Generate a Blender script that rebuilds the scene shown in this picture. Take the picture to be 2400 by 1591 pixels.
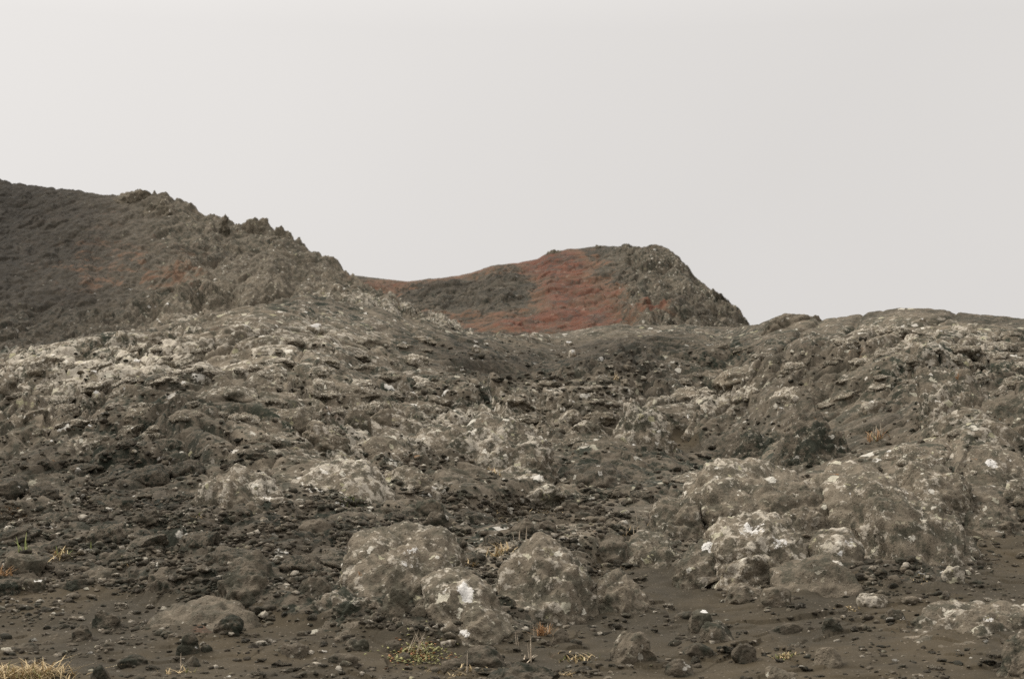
import bpy, bmesh, math, random
import numpy as np
from mathutils import Vector, Euler

# ------------------------------------------------------------------ scene, camera, sky, sun
for o in list(bpy.data.objects):
    bpy.data.objects.remove(o)
scene = bpy.context.scene
COL = scene.collection
random.seed(7)

PITCH = math.radians(6.0)
FPX = 4000.0                      # focal length in pixels of the 2400 px wide photograph
UC, VC = 1200.0, 795.5

cam_d = bpy.data.cameras.new('camera')
cam = bpy.data.objects.new('camera', cam_d)
COL.objects.link(cam)
cam.location = (0, 0, 0)
cam.rotation_euler = (math.radians(90) + PITCH, 0, 0)
cam_d.sensor_fit = 'HORIZONTAL'
cam_d.sensor_width = 36.0
cam_d.lens = 36.0 * FPX / 2400.0
cam_d.clip_start = 0.1
cam_d.clip_end = 6000
cam_d.dof.use_dof = True
cam_d.dof.focus_distance = 11.5
cam_d.dof.aperture_fstop = 5.6
scene.camera = cam

SUN_EL, SUN_AZ = math.radians(50), math.radians(-68)     # azimuth from +Y, negative = to the left
world = bpy.data.worlds.new("World")
scene.world = world
world.use_nodes = True
wn, wl = world.node_tree.nodes, world.node_tree.links
wn.clear()
w_out = wn.new('ShaderNodeOutputWorld')
w_bg = wn.new('ShaderNodeBackground')
w_sky = wn.new('ShaderNodeTexSky')
w_sky.sky_type = 'NISHITA'
w_sky.sun_disc = False
w_sky.sun_elevation = SUN_EL
w_sky.sun_rotation = SUN_AZ
w_sky.air_density = 1.0
w_sky.dust_density = 6.0
w_bw = wn.new('ShaderNodeRGBToBW')
w_mix = wn.new('ShaderNodeMix'); w_mix.data_type = 'RGBA'
w_mix.inputs['Factor'].default_value = 0.88       # closed cloud deck over the clear sky
w_tc = wn.new('ShaderNodeTexCoord')
w_no = wn.new('ShaderNodeTexNoise')
w_no.inputs['Scale'].default_value = 2.2
w_no.inputs['Detail'].default_value = 5
w_mr = wn.new('ShaderNodeMapRange')
w_mr.inputs['To Min'].default_value = 0.95
w_mr.inputs['To Max'].default_value = 1.05
w_cm = wn.new('ShaderNodeMix'); w_cm.data_type = 'RGBA'; w_cm.blend_type = 'MULTIPLY'
w_cm.inputs['Factor'].default_value = 1.0
CLOUD = (8.02, 7.77, 7.54, 1)
w_cm.inputs['A'].default_value = CLOUD
wl.new(w_tc.outputs['Generated'], w_no.inputs['Vector'])
wl.new(w_no.outputs['Fac'], w_mr.inputs['Value'])
w_xyz = wn.new('ShaderNodeSeparateXYZ')
w_up = wn.new('ShaderNodeMapRange')                # an overcast sky is brighter overhead than low down
w_up.inputs['From Min'].default_value = .28
w_up.inputs['From Max'].default_value = .95
w_up.inputs['To Min'].default_value = 1.0
w_up.inputs['To Max'].default_value = 2.6
w_ml = wn.new('ShaderNodeMath'); w_ml.operation = 'MULTIPLY'
wl.new(w_tc.outputs['Generated'], w_xyz.inputs['Vector'])
wl.new(w_xyz.outputs['Z'], w_up.inputs['Value'])
wl.new(w_mr.outputs['Result'], w_ml.inputs[0])
wl.new(w_up.outputs['Result'], w_ml.inputs[1])
w_dot = wn.new('ShaderNodeVectorMath'); w_dot.operation = 'DOT_PRODUCT'
w_dot.inputs[1].default_value = (math.cos(SUN_EL) * math.sin(SUN_AZ), math.cos(SUN_EL) * math.cos(SUN_AZ), math.sin(SUN_EL))
w_gl = wn.new('ShaderNodeMapRange')                # thinner cloud towards the hidden sun
w_gl.inputs['From Min'].default_value = .3
w_gl.inputs['From Max'].default_value = 1.0
w_gl.inputs['To Min'].default_value = .97
w_gl.inputs['To Max'].default_value = 1.24
w_m2 = wn.new('ShaderNodeMath'); w_m2.operation = 'MULTIPLY'
wl.new(w_tc.outputs['Generated'], w_dot.inputs[0])
wl.new(w_dot.outputs['Value'], w_gl.inputs['Value'])
wl.new(w_ml.outputs['Value'], w_m2.inputs[0])
wl.new(w_gl.outputs['Result'], w_m2.inputs[1])
wl.new(w_m2.outputs['Value'], w_cm.inputs['B'])
wl.new(w_sky.outputs['Color'], w_bw.inputs['Color'])
wl.new(w_bw.outputs['Val'], w_mix.inputs['A'])
wl.new(w_cm.outputs['Result'], w_mix.inputs['B'])
wl.new(w_mix.outputs['Result'], w_bg.inputs['Color'])
w_bg.inputs['Strength'].default_value = 0.1
wl.new(w_bg.outputs['Background'], w_out.inputs['Surface'])

sun_d = bpy.data.lights.new('sun', 'SUN')
sun_d.energy = 2.5
sun_d.angle = math.radians(20)
sun_d.color = (1.0, 0.93, 0.83)
sun = bpy.data.objects.new('sun', sun_d)
COL.objects.link(sun)
sd = Vector((math.cos(SUN_EL) * math.sin(SUN_AZ), math.cos(SUN_EL) * math.cos(SUN_AZ), math.sin(SUN_EL)))
sun.rotation_euler = sd.to_track_quat('Z', 'Y').to_euler()

scene.view_settings.view_transform = 'Standard'
scene.view_settings.look = 'None'
scene.view_settings.exposure = 0.0
scene.view_settings.gamma = 1.0
scene.render.engine = 'CYCLES'
scene.cycles.use_denoising = False        # keep the fine grain of the rock; what noise is left reads as film grain

# ------------------------------------------------------------------ numpy noise
F = np.float32

def _hash2(ix, iy, seed):
    h = ix.astype(np.uint32) * np.uint32(374761393) + iy.astype(np.uint32) * np.uint32(668265263) + np.uint32((seed * 2246822519) & 0xffffffff)
    h = (h ^ (h >> np.uint32(13))) * np.uint32(1274126177)
    return h ^ (h >> np.uint32(16))

_A = np.arange(64) / 64.0 * 2 * np.pi
_GX, _GY = np.cos(_A).astype(F), np.sin(_A).astype(F)

def perlin2(x, y, seed=0):
    x0, y0 = np.floor(x), np.floor(y)
    fx, fy = (x - x0).astype(F), (y - y0).astype(F)
    ix, iy = x0.astype(np.int64), y0.astype(np.int64)
    ux, uy = fx * fx * fx * (fx * (fx * 6 - 15) + 10), fy * fy * fy * (fy * (fy * 6 - 15) + 10)
    def g(dx, dy):
        k = _hash2(ix + dx, iy + dy, seed) & np.uint32(63)
        return _GX[k] * (fx - dx) + _GY[k] * (fy - dy)
    a = g(0, 0); a += ux * (g(1, 0) - a)
    b = g(0, 1); b += ux * (g(1, 1) - b)
    return (a + uy * (b - a)) * F(1.45)

def fbm2(x, y, oct=4, seed=0, gain=.5, lac=2.03):
    s, a = 0, 1.0
    for i in range(oct):
        s = s + a * perlin2(x, y, seed + i * 17)
        x, y, a = x * lac + 13.7, y * lac - 7.3, a * gain
    return s

def billow2(x, y, oct=3, seed=0, gain=.5, lac=2.1):
    "rounded lumps with creases between them, about 0..1"
    s, a, t = 0, 1.0, 0
    for i in range(oct):
        n = np.abs(perlin2(x, y, seed + i * 31))
        s = s + a * np.minimum(n * 1.7, 1.0) ** F(.75)
        t += a
        x, y, a = x * lac + 5.1, y * lac + 9.2, a * gain
    return s / t

def voro2(x, y, seed=0, jit=.9):
    x0, y0 = np.floor(x), np.floor(y)
    fx, fy = (x - x0).astype(F), (y - y0).astype(F)
    ix, iy = x0.astype(np.int64), y0.astype(np.int64)
    f1 = np.full(fx.shape, 9, F); f2 = f1.copy(); idv = np.zeros(fx.shape, F)
    for dx in (-1, 0, 1):
        for dy in (-1, 0, 1):
            h = _hash2(ix + dx, iy + dy, seed)
            jx = ((h & np.uint32(1023)).astype(F) / 1023 - .5) * jit + .5 + dx - fx
            jy = (((h >> np.uint32(10)) & np.uint32(1023)).astype(F) / 1023 - .5) * jit + .5 + dy - fy
            d = jx * jx + jy * jy
            m = d < f1
            f2 = np.where(m, f1, np.minimum(f2, d))
            idv = np.where(m, ((h >> np.uint32(20)) & np.uint32(1023)).astype(F) / 1023, idv)
            f1 = np.where(m, d, f1)
    return np.sqrt(f1), np.sqrt(f2), idv

_rg = np.random.default_rng(3).normal(size=(64, 3)); _rg /= np.linalg.norm(_rg, axis=1)[:, None]
_G3 = _rg.astype(F)

def perlin3(p, seed=0):
    p0 = np.floor(p)
    f = (p - p0).astype(F)
    i = p0.astype(np.int64)
    u = f * f * f * (f * (f * 6 - 15) + 10)
    def g(a, b, c):
        h = (i[:, 0] + a).astype(np.uint32) * np.uint32(374761393) + (i[:, 1] + b).astype(np.uint32) * np.uint32(668265263) \
            + (i[:, 2] + c).astype(np.uint32) * np.uint32(2147483647) + np.uint32((seed * 2246822519) & 0xffffffff)
        h = (h ^ (h >> np.uint32(13))) * np.uint32(1274126177)
        k = (h ^ (h >> np.uint32(16))) & np.uint32(63)
        G = _G3[k]
        return G[:, 0] * (f[:, 0] - a) + G[:, 1] * (f[:, 1] - b) + G[:, 2] * (f[:, 2] - c)
    def lx(b, c):
        q = g(0, b, c); return q + u[:, 0] * (g(1, b, c) - q)
    def ly(c):
        q = lx(0, c); return q + u[:, 1] * (lx(1, c) - q)
    q = ly(0)
    return (q + u[:, 2] * (ly(1) - q)) * F(1.5)

def fbm3(p, oct=3, seed=0, gain=.5):
    s, a = 0, 1.0
    for k in range(oct):
        s = s + a * perlin3(p, seed + k * 13)
        p, a = p * 2.07 + 3.3, a * gain
    return s

def billow3(p, oct=3, seed=0, gain=.5):
    s, a, t = 0, 1.0, 0
    for k in range(oct):
        s = s + a * np.minimum(np.abs(perlin3(p, seed + k * 13)) * 1.7, 1) ** F(.75); t += a
        p, a = p * 2.1 + 1.7, a * gain
    return s / t

def sstep(a, b, x):
    t = np.clip((x - a) / (b - a), 0, 1)
    return t * t * (3 - 2 * t)

def pchip(xs, ys):
    xs, ys = np.array(xs, float), np.array(ys, float)
    return lambda x: np.interp(x, xs, ys)

# ------------------------------------------------------------------ materials
def nodes_of(name):
    m = bpy.data.materials.new(name)
    m.use_nodes = True
    nt = m.node_tree
    b = nt.nodes['Principled BSDF']
    b.inputs['Roughness'].default_value = 0.95
    b.inputs['Specular IOR Level'].default_value = 0.15
    return m, nt, b

class N:
    def __init__(s, nt): s.nt = nt
    def node(s, t, **kw):
        n = s.nt.nodes.new(t)
        for k, v in kw.items(): setattr(n, k, v)
        return n
    def link(s, a, b): s.nt.links.new(a, b)
    def noise(s, vec, scale, detail=4, rough=.6, dist=0.0):
        n = s.node('ShaderNodeTexNoise')
        n.inputs['Scale'].default_value = scale; n.inputs['Detail'].default_value = detail
        n.inputs['Roughness'].default_value = rough; n.inputs['Distortion'].default_value = dist
        s.link(vec, n.inputs['Vector']); return n.outputs['Fac']
    def voro(s, vec, scale, feature='F1'):
        n = s.node('ShaderNodeTexVoronoi'); n.feature = feature
        n.inputs['Scale'].default_value = scale; s.link(vec, n.inputs['Vector']); return n
    def math(s, op, a, b=None, c=None, clamp=False):
        n = s.node('ShaderNodeMath', operation=op, use_clamp=clamp)
        for i, x in enumerate((a, b, c)):
            if x is None: continue
            if isinstance(x, (int, float)): n.inputs[i].default_value = x
            else: s.link(x, n.inputs[i])
        return n.outputs[0]
    def ramp(s, v, a, b, lo=0.0, hi=1.0):
        n = s.node('ShaderNodeMapRange', interpolation_type='SMOOTHSTEP')
        for k, x in (('Value', v), ('From Min', a), ('From Max', b), ('To Min', lo), ('To Max', hi)):
            if isinstance(x, (int, float)): n.inputs[k].default_value = x
            else: s.link(x, n.inputs[k])
        return n.outputs['Result']
    def mix(s, f, a, b):
        n = s.node('ShaderNodeMix', data_type='RGBA')
        for k, x in (('Factor', f), ('A', a), ('B', b)):
            if isinstance(x, (int, float)): n.inputs[k].default_value = x
            elif isinstance(x, tuple): n.inputs[k].default_value = (*x, 1)
            else: s.link(x, n.inputs[k])
        return n.outputs['Result']
    def attr(s, name, kind='GEOMETRY'):
        n = s.node('ShaderNodeAttribute', attribute_type=kind, attribute_name=name)
        return n.outputs['Fac']

SAND = (0.056, 0.044, 0.027)
ROCK_A = (0.162, 0.134, 0.098)
ROCK_B = (0.068, 0.057, 0.041)
LICH_A = (0.49, 0.443, 0.365)
LICH_B = (0.27, 0.25, 0.15)
WHITE = (0.62, 0.60, 0.56)
DARK = (0.028, 0.032, 0.022)
RUST = (0.20, 0.095, 0.035)

def rock_colour(n, vec, lich, tone, moss, patch, fine=1.0):
    """weathered basalt with crusts of pale lichen. lich/tone/moss/patch are sockets in 0..1"""
    a = n.noise(vec, 3.1, 5, .62)
    b = n.noise(vec, 21 * fine, 5, .68)
    c = n.noise(vec, 75 * fine, 3, .6)
    base = n.mix(n.ramp(n.math('ADD', n.math('MULTIPLY', a, .55), n.math('MULTIPLY', b, .45)), .36, .62), ROCK_B, ROCK_A)
    base = n.mix(n.ramp(c, .3, .75, 0, .35), base, (0.20, 0.172, 0.128))
    # dark mossy crust
    dk = n.math('MULTIPLY', n.ramp(n.math('ADD', n.math('MULTIPLY', n.noise(vec, 3.7, 5, .65, .4), .5), n.math('MULTIPLY', n.noise(vec, 13, 5, .7), .5)), .46, .57), n.math('ADD', .2, moss), clamp=True)
    base = n.mix(dk, base, DARK)
    # greenish yellow lichen
    g = n.ramp(n.noise(vec, 8.7, 6, .72, .6), n.math('SUBTRACT', .74, n.math('MULTIPLY', lich, .16)), n.math('SUBTRACT', .80, n.math('MULTIPLY', lich, .16)))
    base = n.mix(n.math('MULTIPLY', g, .75), base, LICH_B)
    # pale crusts: blotches at two sizes with torn edges
    l1 = n.math('ADD', n.math('MULTIPLY', n.noise(vec, 4.5, 6, .68, .5), .30), n.math('MULTIPLY', n.noise(vec, 17 * fine, 7, .68, .3), .70))
    th = n.math('SUBTRACT', .695, n.math('MULTIPLY', lich, .20))
    m1 = n.ramp(l1, n.math('SUBTRACT', th, .035), n.math('ADD', th, .035))
    dn = n.node('ShaderNodeTexNoise'); dn.inputs['Scale'].default_value = 19 * fine; dn.inputs['Detail'].default_value = 4; n.link(vec, dn.inputs['Vector'])
    dv = n.node('ShaderNodeVectorMath', operation='MULTIPLY_ADD'); n.link(dn.outputs['Color'], dv.inputs[0]); dv.inputs[1].default_value = (.13, .13, .13); n.link(vec, dv.inputs[2])
    v = n.voro(dv.outputs[0], 10 * fine)
    sv = n.node('ShaderNodeSeparateColor'); n.link(v.outputs['Color'], sv.inputs['Color'])
    spot = n.math('ADD', v.outputs['Distance'], n.math('MULTIPLY', n.math('SUBTRACT', b, .5), .55))
    keep = n.ramp(sv.outputs['Red'], n.math('SUBTRACT', .93, n.math('MULTIPLY', lich, .72)), n.math('SUBTRACT', .96, n.math('MULTIPLY', lich, .72)))
    m2 = n.math('MULTIPLY', n.ramp(spot, n.math('MULTIPLY', sv.outputs['Blue'], .38), n.math('SUBTRACT', n.math('MULTIPLY', sv.outputs['Blue'], .38), .05)), keep)
    lc = n.mix(n.ramp(n.noise(vec, 15, 4, .6), .35, .7), (0.33, 0.295, 0.24), LICH_A)
    base = n.mix(n.math('MULTIPLY', m1, .72), base, lc)
    base = n.mix(n.math('MULTIPLY', m2, .85), base, n.mix(sv.outputs['Green'], LICH_B, (0.58, 0.545, 0.48)))
    v3 = n.voro(dv.outputs[0], 27 * fine)
    s3 = n.node('ShaderNodeSeparateColor'); n.link(v3.outputs['Color'], s3.inputs['Color'])
    m3 = n.math('MULTIPLY', n.ramp(v3.outputs['Distance'], n.math('MULTIPLY', s3.outputs['Blue'], .42), n.math('SUBTRACT', n.math('MULTIPLY', s3.outputs['Blue'], .42), .08)), n.ramp(s3.outputs['Red'], n.math('SUBTRACT', .97, n.math('MULTIPLY', lich, .75)), n.math('SUBTRACT', 1.0, n.math('MULTIPLY', lich, .75))))
    base = n.mix(n.math('MULTIPLY', m3, .5), base, n.mix(s3.outputs['Green'], (0.30, 0.27, 0.19), (0.50, 0.46, 0.39)))
    # scattered big white crusts
    v4 = n.voro(dv.outputs[0], 3.4)
    s4 = n.node('ShaderNodeSeparateColor'); n.link(v4.outputs['Color'], s4.inputs['Color'])
    e4 = n.math('ADD', v4.outputs['Distance'], n.math('MULTIPLY', n.math('SUBTRACT', b, .5), .35))
    m4 = n.math('MULTIPLY', n.ramp(e4, n.math('MULTIPLY', s4.outputs['Blue'], .24), n.math('SUBTRACT', n.math('MULTIPLY', s4.outputs['Blue'], .24), .07)), n.ramp(s4.outputs['Red'], n.math('SUBTRACT', .95, n.math('MULTIPLY', lich, .42)), n.math('SUBTRACT', .97, n.math('MULTIPLY', lich, .42))))
    base = n.mix(n.math('MULTIPLY', m4, .9), base, n.mix(s4.outputs['Green'], (0.44, 0.41, 0.34), (0.66, 0.635, 0.58)))
    # rust lichen, rare
    r = n.ramp(n.noise(vec, 4.1, 5, .7, .8), .68, .73)
    base = n.mix(n.math('MULTIPLY', r, .7), base, RUST)
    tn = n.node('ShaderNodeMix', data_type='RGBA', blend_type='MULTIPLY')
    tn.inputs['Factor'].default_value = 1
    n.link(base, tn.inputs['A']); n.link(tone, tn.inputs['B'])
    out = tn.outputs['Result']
    if patch is not None:
        pm = n.ramp(n.math('ADD', patch, n.math('MULTIPLY', n.math('SUBTRACT', n.noise(vec, 21, 9, .78), .5), 2.8)), .50, .6)
        out = n.mix(pm, out, n.mix(b, (0.44, 0.42, 0.385), WHITE))
    return out, b, c

def make_bump(n, bsdf, h, dist, strength=.8):
    bp = n.node('ShaderNodeBump')
    bp.inputs['Strength'].default_value = strength
    bp.inputs['Distance'].default_value = dist
    n.link(h, bp.inputs['Height'])
    n.link(bp.outputs['Normal'], bsdf.inputs['Normal'])

def rock_material(name, per_vertex_patch):
    m, nt, b = nodes_of(name)
    n = N(nt)
    tc = n.node('ShaderNodeTexCoord')
    oi = n.node('ShaderNodeObjectInfo')
    off = n.math('MULTIPLY', oi.outputs['Random'], 57.0)
    va = n.node('ShaderNodeVectorMath', operation='ADD')
    n.link(tc.outputs['Object'], va.inputs[0]); n.link(off, va.inputs[1])
    vec = va.outputs[0]
    lich = n.math('MULTIPLY', n.attr('lichen', 'OBJECT'), n.math('ADD', .55, n.math('MULTIPLY', n.attr('crest'), .75)))
    col, bb, cc = rock_colour(n, vec, lich, n.math('MULTIPLY', n.attr('tone', 'OBJECT'), n.math('SUBTRACT', 1.0, n.math('MULTIPLY', n.attr('stone_kind'), .6))), n.attr('moss', 'OBJECT'), n.attr('patch') if per_vertex_patch else None)
    n.link(col, b.inputs['Base Color'])
    pit = n.ramp(n.voro(vec, 38).outputs['Distance'], .0, .32)
    make_bump(n, b, n.math('ADD', n.math('ADD', bb, n.math('MULTIPLY', cc, .5)), n.math('MULTIPLY', pit, .5)), .017, .8)
    return m

M_ROCK = rock_material('lava rock with lichen', True)

def ground_material():
    m, nt, b = nodes_of('lava field ground')
    n = N(nt)
    tc = n.node('ShaderNodeTexCoord')
    vec = tc.outputs['Object']
    rock, lich, red, tone, moss = (n.attr(k) for k in ('rock', 'lichen', 'red', 'tone', 'moss'))
    rc, bb, cc = rock_colour(n, vec, lich, tone, moss, None, .8)
    # black-brown volcanic sand with small grit
    s1 = n.noise(vec, 1.3, 5, .6)
    s2 = n.noise(vec, 90, 3, .7)
    v = n.voro(vec, 55)
    sand = n.mix(n.ramp(s1, .35, .65), (0.036, 0.030, 0.020), SAND)
    sand = n.mix(n.ramp(s2, .5, .8, 0, .55), sand, (0.092, 0.075, 0.051))
    sand = n.mix(n.ramp(s2, .45, .25, 0, .55), sand, (0.025, 0.023, 0.018))
    sv = n.node('ShaderNodeSeparateColor'); n.link(v.outputs['Color'], sv.inputs['Color'])
    sand = n.mix(n.math('MULTIPLY', n.ramp(v.outputs['Distance'], .35, .25), n.ramp(sv.outputs['Red'], .8, .82)), sand, n.mix(sv.outputs['Green'], (0.03, 0.028, 0.022), (0.14, 0.115, 0.085)))
    edge = n.ramp(n.math('ADD', rock, n.math('MULTIPLY', n.math('SUBTRACT', n.noise(vec, 9, 5, .7), .5), .7)), .42, .58)
    col = n.mix(edge, sand, rc)
    # red scoria
    r1 = n.noise(vec, .42, 6, .7)
    r2 = n.noise(vec, 1.7, 6, .75)
    rcol = n.mix(n.ramp(r2, .35, .65), (0.064, 0.028, 0.018), (0.122, 0.052, 0.032))
    rcol = n.mix(n.ramp(n.noise(vec, 1.15, 7, .8), .485, .56, 0, .85), rcol, (0.040, 0.034, 0.027))
    rcol = n.mix(n.ramp(n.noise(vec, 2.3, 6, .8), .57, .64, 0, .8), rcol, (0.21, 0.14, 0.10))
    rv = n.math('ADD', n.math('MULTIPLY', red, .72), n.math('ADD', n.math('MULTIPLY', n.math('SUBTRACT', r1, .5), 1.3), n.math('MULTIPLY', n.math('SUBTRACT', r2, .5), 1.7)))
    bcol = n.mix(n.ramp(r2, .35, .65), (0.085, 0.050, 0.032), (0.140, 0.082, 0.050))
    col = n.mix(n.math('MULTIPLY', n.ramp(rv, .12, .42), n.ramp(red, .02, .2, 0, .8)), col, bcol)
    col = n.mix(n.math('MULTIPLY', n.ramp(rv, .32, .70), .95), col, rcol)
    n.link(col, b.inputs['Base Color'])
    h = n.math('ADD', n.math('MULTIPLY', n.math('ADD', bb, n.math('MULTIPLY', cc, .5)), n.ramp(edge, 0, 1, .25, 1)), n.math('MULTIPLY', s2, .18))
    make_bump(n, b, h, .016, .8)
    return m

M_GROUND = ground_material()

def plain_material(name, c1, c2, scale=20):
    m, nt, b = nodes_of(name)
    n = N(nt)
    tc = n.node('ShaderNodeTexCoord')
    n.link(n.mix(n.ramp(n.noise(tc.outputs['Object'], scale, 3), .35, .65), c1, c2), b.inputs['Base Color'])
    b.inputs['Roughness'].default_value = .7
    return m

M_STRAW = plain_material('dry straw', (0.42, 0.31, 0.165), (0.55, 0.44, 0.26))
M_STEM = plain_material('bleached stem', (0.42, 0.34, 0.25), (0.58, 0.50, 0.39))
M_GREEN = plain_material('fresh grass', (0.13, 0.16, 0.05), (0.26, 0.27, 0.10))
M_RUSTY = plain_material('rusty straw', (0.28, 0.155, 0.075), (0.40, 0.26, 0.135))
M_LEAF = plain_material('low plant leaf', (0.20, 0.205, 0.085), (0.34, 0.31, 0.15), 60)
M_SORREL = plain_material('reddish leaf', (0.26, 0.11, 0.06), (0.34, 0.20, 0.09), 60)

# ------------------------------------------------------------------ mesh helpers
def mesh_obj(name, verts, faces_flat, loop_tot, mat, parent=None, attrs=None, smooth=True):
    me = bpy.data.meshes.new(name)
    nv, nf = len(verts), len(loop_tot)
    me.vertices.add(nv)
    me.vertices.foreach_set('co', np.ascontiguousarray(verts, F).ravel())
    me.loops.add(len(faces_flat))
    me.loops.foreach_set('vertex_index', np.ascontiguousarray(faces_flat, np.int32))
    me.polygons.add(nf)
    st = np.zeros(nf, np.int32); st[1:] = np.cumsum(loop_tot)[:-1]
    me.polygons.foreach_set('loop_start', st)
    me.polygons.foreach_set('loop_total', np.asarray(loop_tot, np.int32))
    if smooth:
        me.polygons.foreach_set('use_smooth', np.ones(nf, bool))
    for k, v in (attrs or {}).items():
        a = me.attributes.new(k, 'FLOAT', 'POINT')
        a.data.foreach_set('value', np.ascontiguousarray(v, F).ravel())
    me.materials.append(mat)
    me.update(calc_edges=True)
    ob = bpy.data.objects.new(name, me)
    COL.objects.link(ob)
    if parent is not None:
        ob.parent = parent
    return ob

def grid_faces(nu, nv):
    i = np.arange(nu * nv, dtype=np.int32).reshape(nv, nu)
    q = np.stack([i[:-1, :-1], i[:-1, 1:], i[1:, 1:], i[1:, :-1]], -1).reshape(-1)
    return q, np.full((nu - 1) * (nv - 1), 4, np.int32)

_ICO = {}
def ico(level):
    if level not in _ICO:
        bm = bmesh.new()
        bmesh.ops.create_icosphere(bm, subdivisions=level, radius=1)
        v = np.array([x.co[:] for x in bm.verts], F)
        f = np.array([[w.index for w in p.verts] for p in bm.faces], np.int32)
        bm.free()
        _ICO[level] = (v, f)
    return _ICO[level]

def tag(o, label=None, cat=None, group=None, kind=None):
    if label: o['label'] = label
    if cat: o['category'] = cat
    if group: o['group'] = group
    if kind: o['kind'] = kind
    return o

# ------------------------------------------------------------------ terrain model
CT, ST = math.cos(PITCH), math.sin(PITCH)

def ray(u, v):
    "x/y and z/y of the sight line through photograph pixel u,v"
    xc, yc = (u - UC) / FPX, (VC - v) / FPX
    d = CT - yc * ST
    return xc / d, (ST + yc * CT) / d

K = 1.0148          # the notes below were measured on a 2365 px wide copy
crest_near = pchip(
    [-700, -300, 0, 200, 330, 430, 520, 620, 700, 770, 850, 950, 1060, 1130, 1180, 1300, 1400, 1450, 1500, 1620, 1730, 1775, 1800, 1830, 1875, 1905, 1925, 1950, 2030, 2110, 2180, 2280, 2400, 2700, 3100],
    [930, 890, 840, 812, 795, 770, 747, 720, 716, 720, 741, 764, 788, 796, 796, 786, 772, 766, 769, 770, 772, 766, 757, 747, 740, 744, 751, 748, 736, 730, 732, 742, 753, 775, 790])
depth_near = pchip([-700, 0, 450, 700, 900, 1150, 1300, 1700, 1800, 2100, 2400, 3100], [18.5, 19.5, 20.5, 21.5, 22, 23, 25, 25, 23, 21, 20, 19.5])
Y0 = 8.0

def near_base(u, y):
    c, D = crest_near(u), depth_near(u)
    s = np.log(y / Y0) / np.log(D / Y0)
    v = 1591 - np.minimum(s, 1) * (1591 - c)
    ax, az = ray(u, v)
    z = y * az
    over = np.maximum(y - D, 0)
    zc = D * ray(u, c)[1]
    z = np.where(s > 1, zc - over * .10 - over ** 2 * .03, z)
    z = z - np.maximum(Y0 - y, 0) * .12
    return ax * y, z, v, s

def blob(u, v, items):
    t = 0
    for (bu, bv, ru, rv, w) in items:
        t = t + w * np.exp(-(((u - bu) / ru) ** 2 + ((v - bv) / rv) ** 2))
    return t

SAND_B = [(2050, 1480, 520, 110, 1.5), (2380, 1280, 130, 75, 1.2), (1480, 1420, 170, 70, 1.0), (200, 1470, 420, 110, .95), (620, 1530, 420, 75, 1.0),
          (1180, 1540, 500, 40, .8), (1190, 1085, 95, 20, 1.0), (1420, 1020, 120, 26, .8), (1240, 1205, 230, 38, .7), (2120, 1290, 150, 30, .8),
          (1480, 1330, 70, 35, .9), (780, 1055, 70, 20, .8), (1600, 1030, 60, 30, .8), (420, 1190, 120, 26, .5), (1800, 985, 40, 22, .5), (900, 1210, 150, 20, .4)]
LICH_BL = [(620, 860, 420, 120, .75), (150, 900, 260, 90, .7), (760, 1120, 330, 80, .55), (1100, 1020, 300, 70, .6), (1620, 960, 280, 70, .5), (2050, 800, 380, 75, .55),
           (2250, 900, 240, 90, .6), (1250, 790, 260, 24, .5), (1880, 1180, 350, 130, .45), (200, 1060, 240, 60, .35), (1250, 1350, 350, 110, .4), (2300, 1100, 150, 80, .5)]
LUMP_BL = [(1350, 880, 420, 80, -.35), (2080, 790, 360, 70, -.35), (600, 790, 300, 60, -.2), (300, 1000, 300, 120, .25), (1880, 1180, 350, 130, -.3)]

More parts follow.
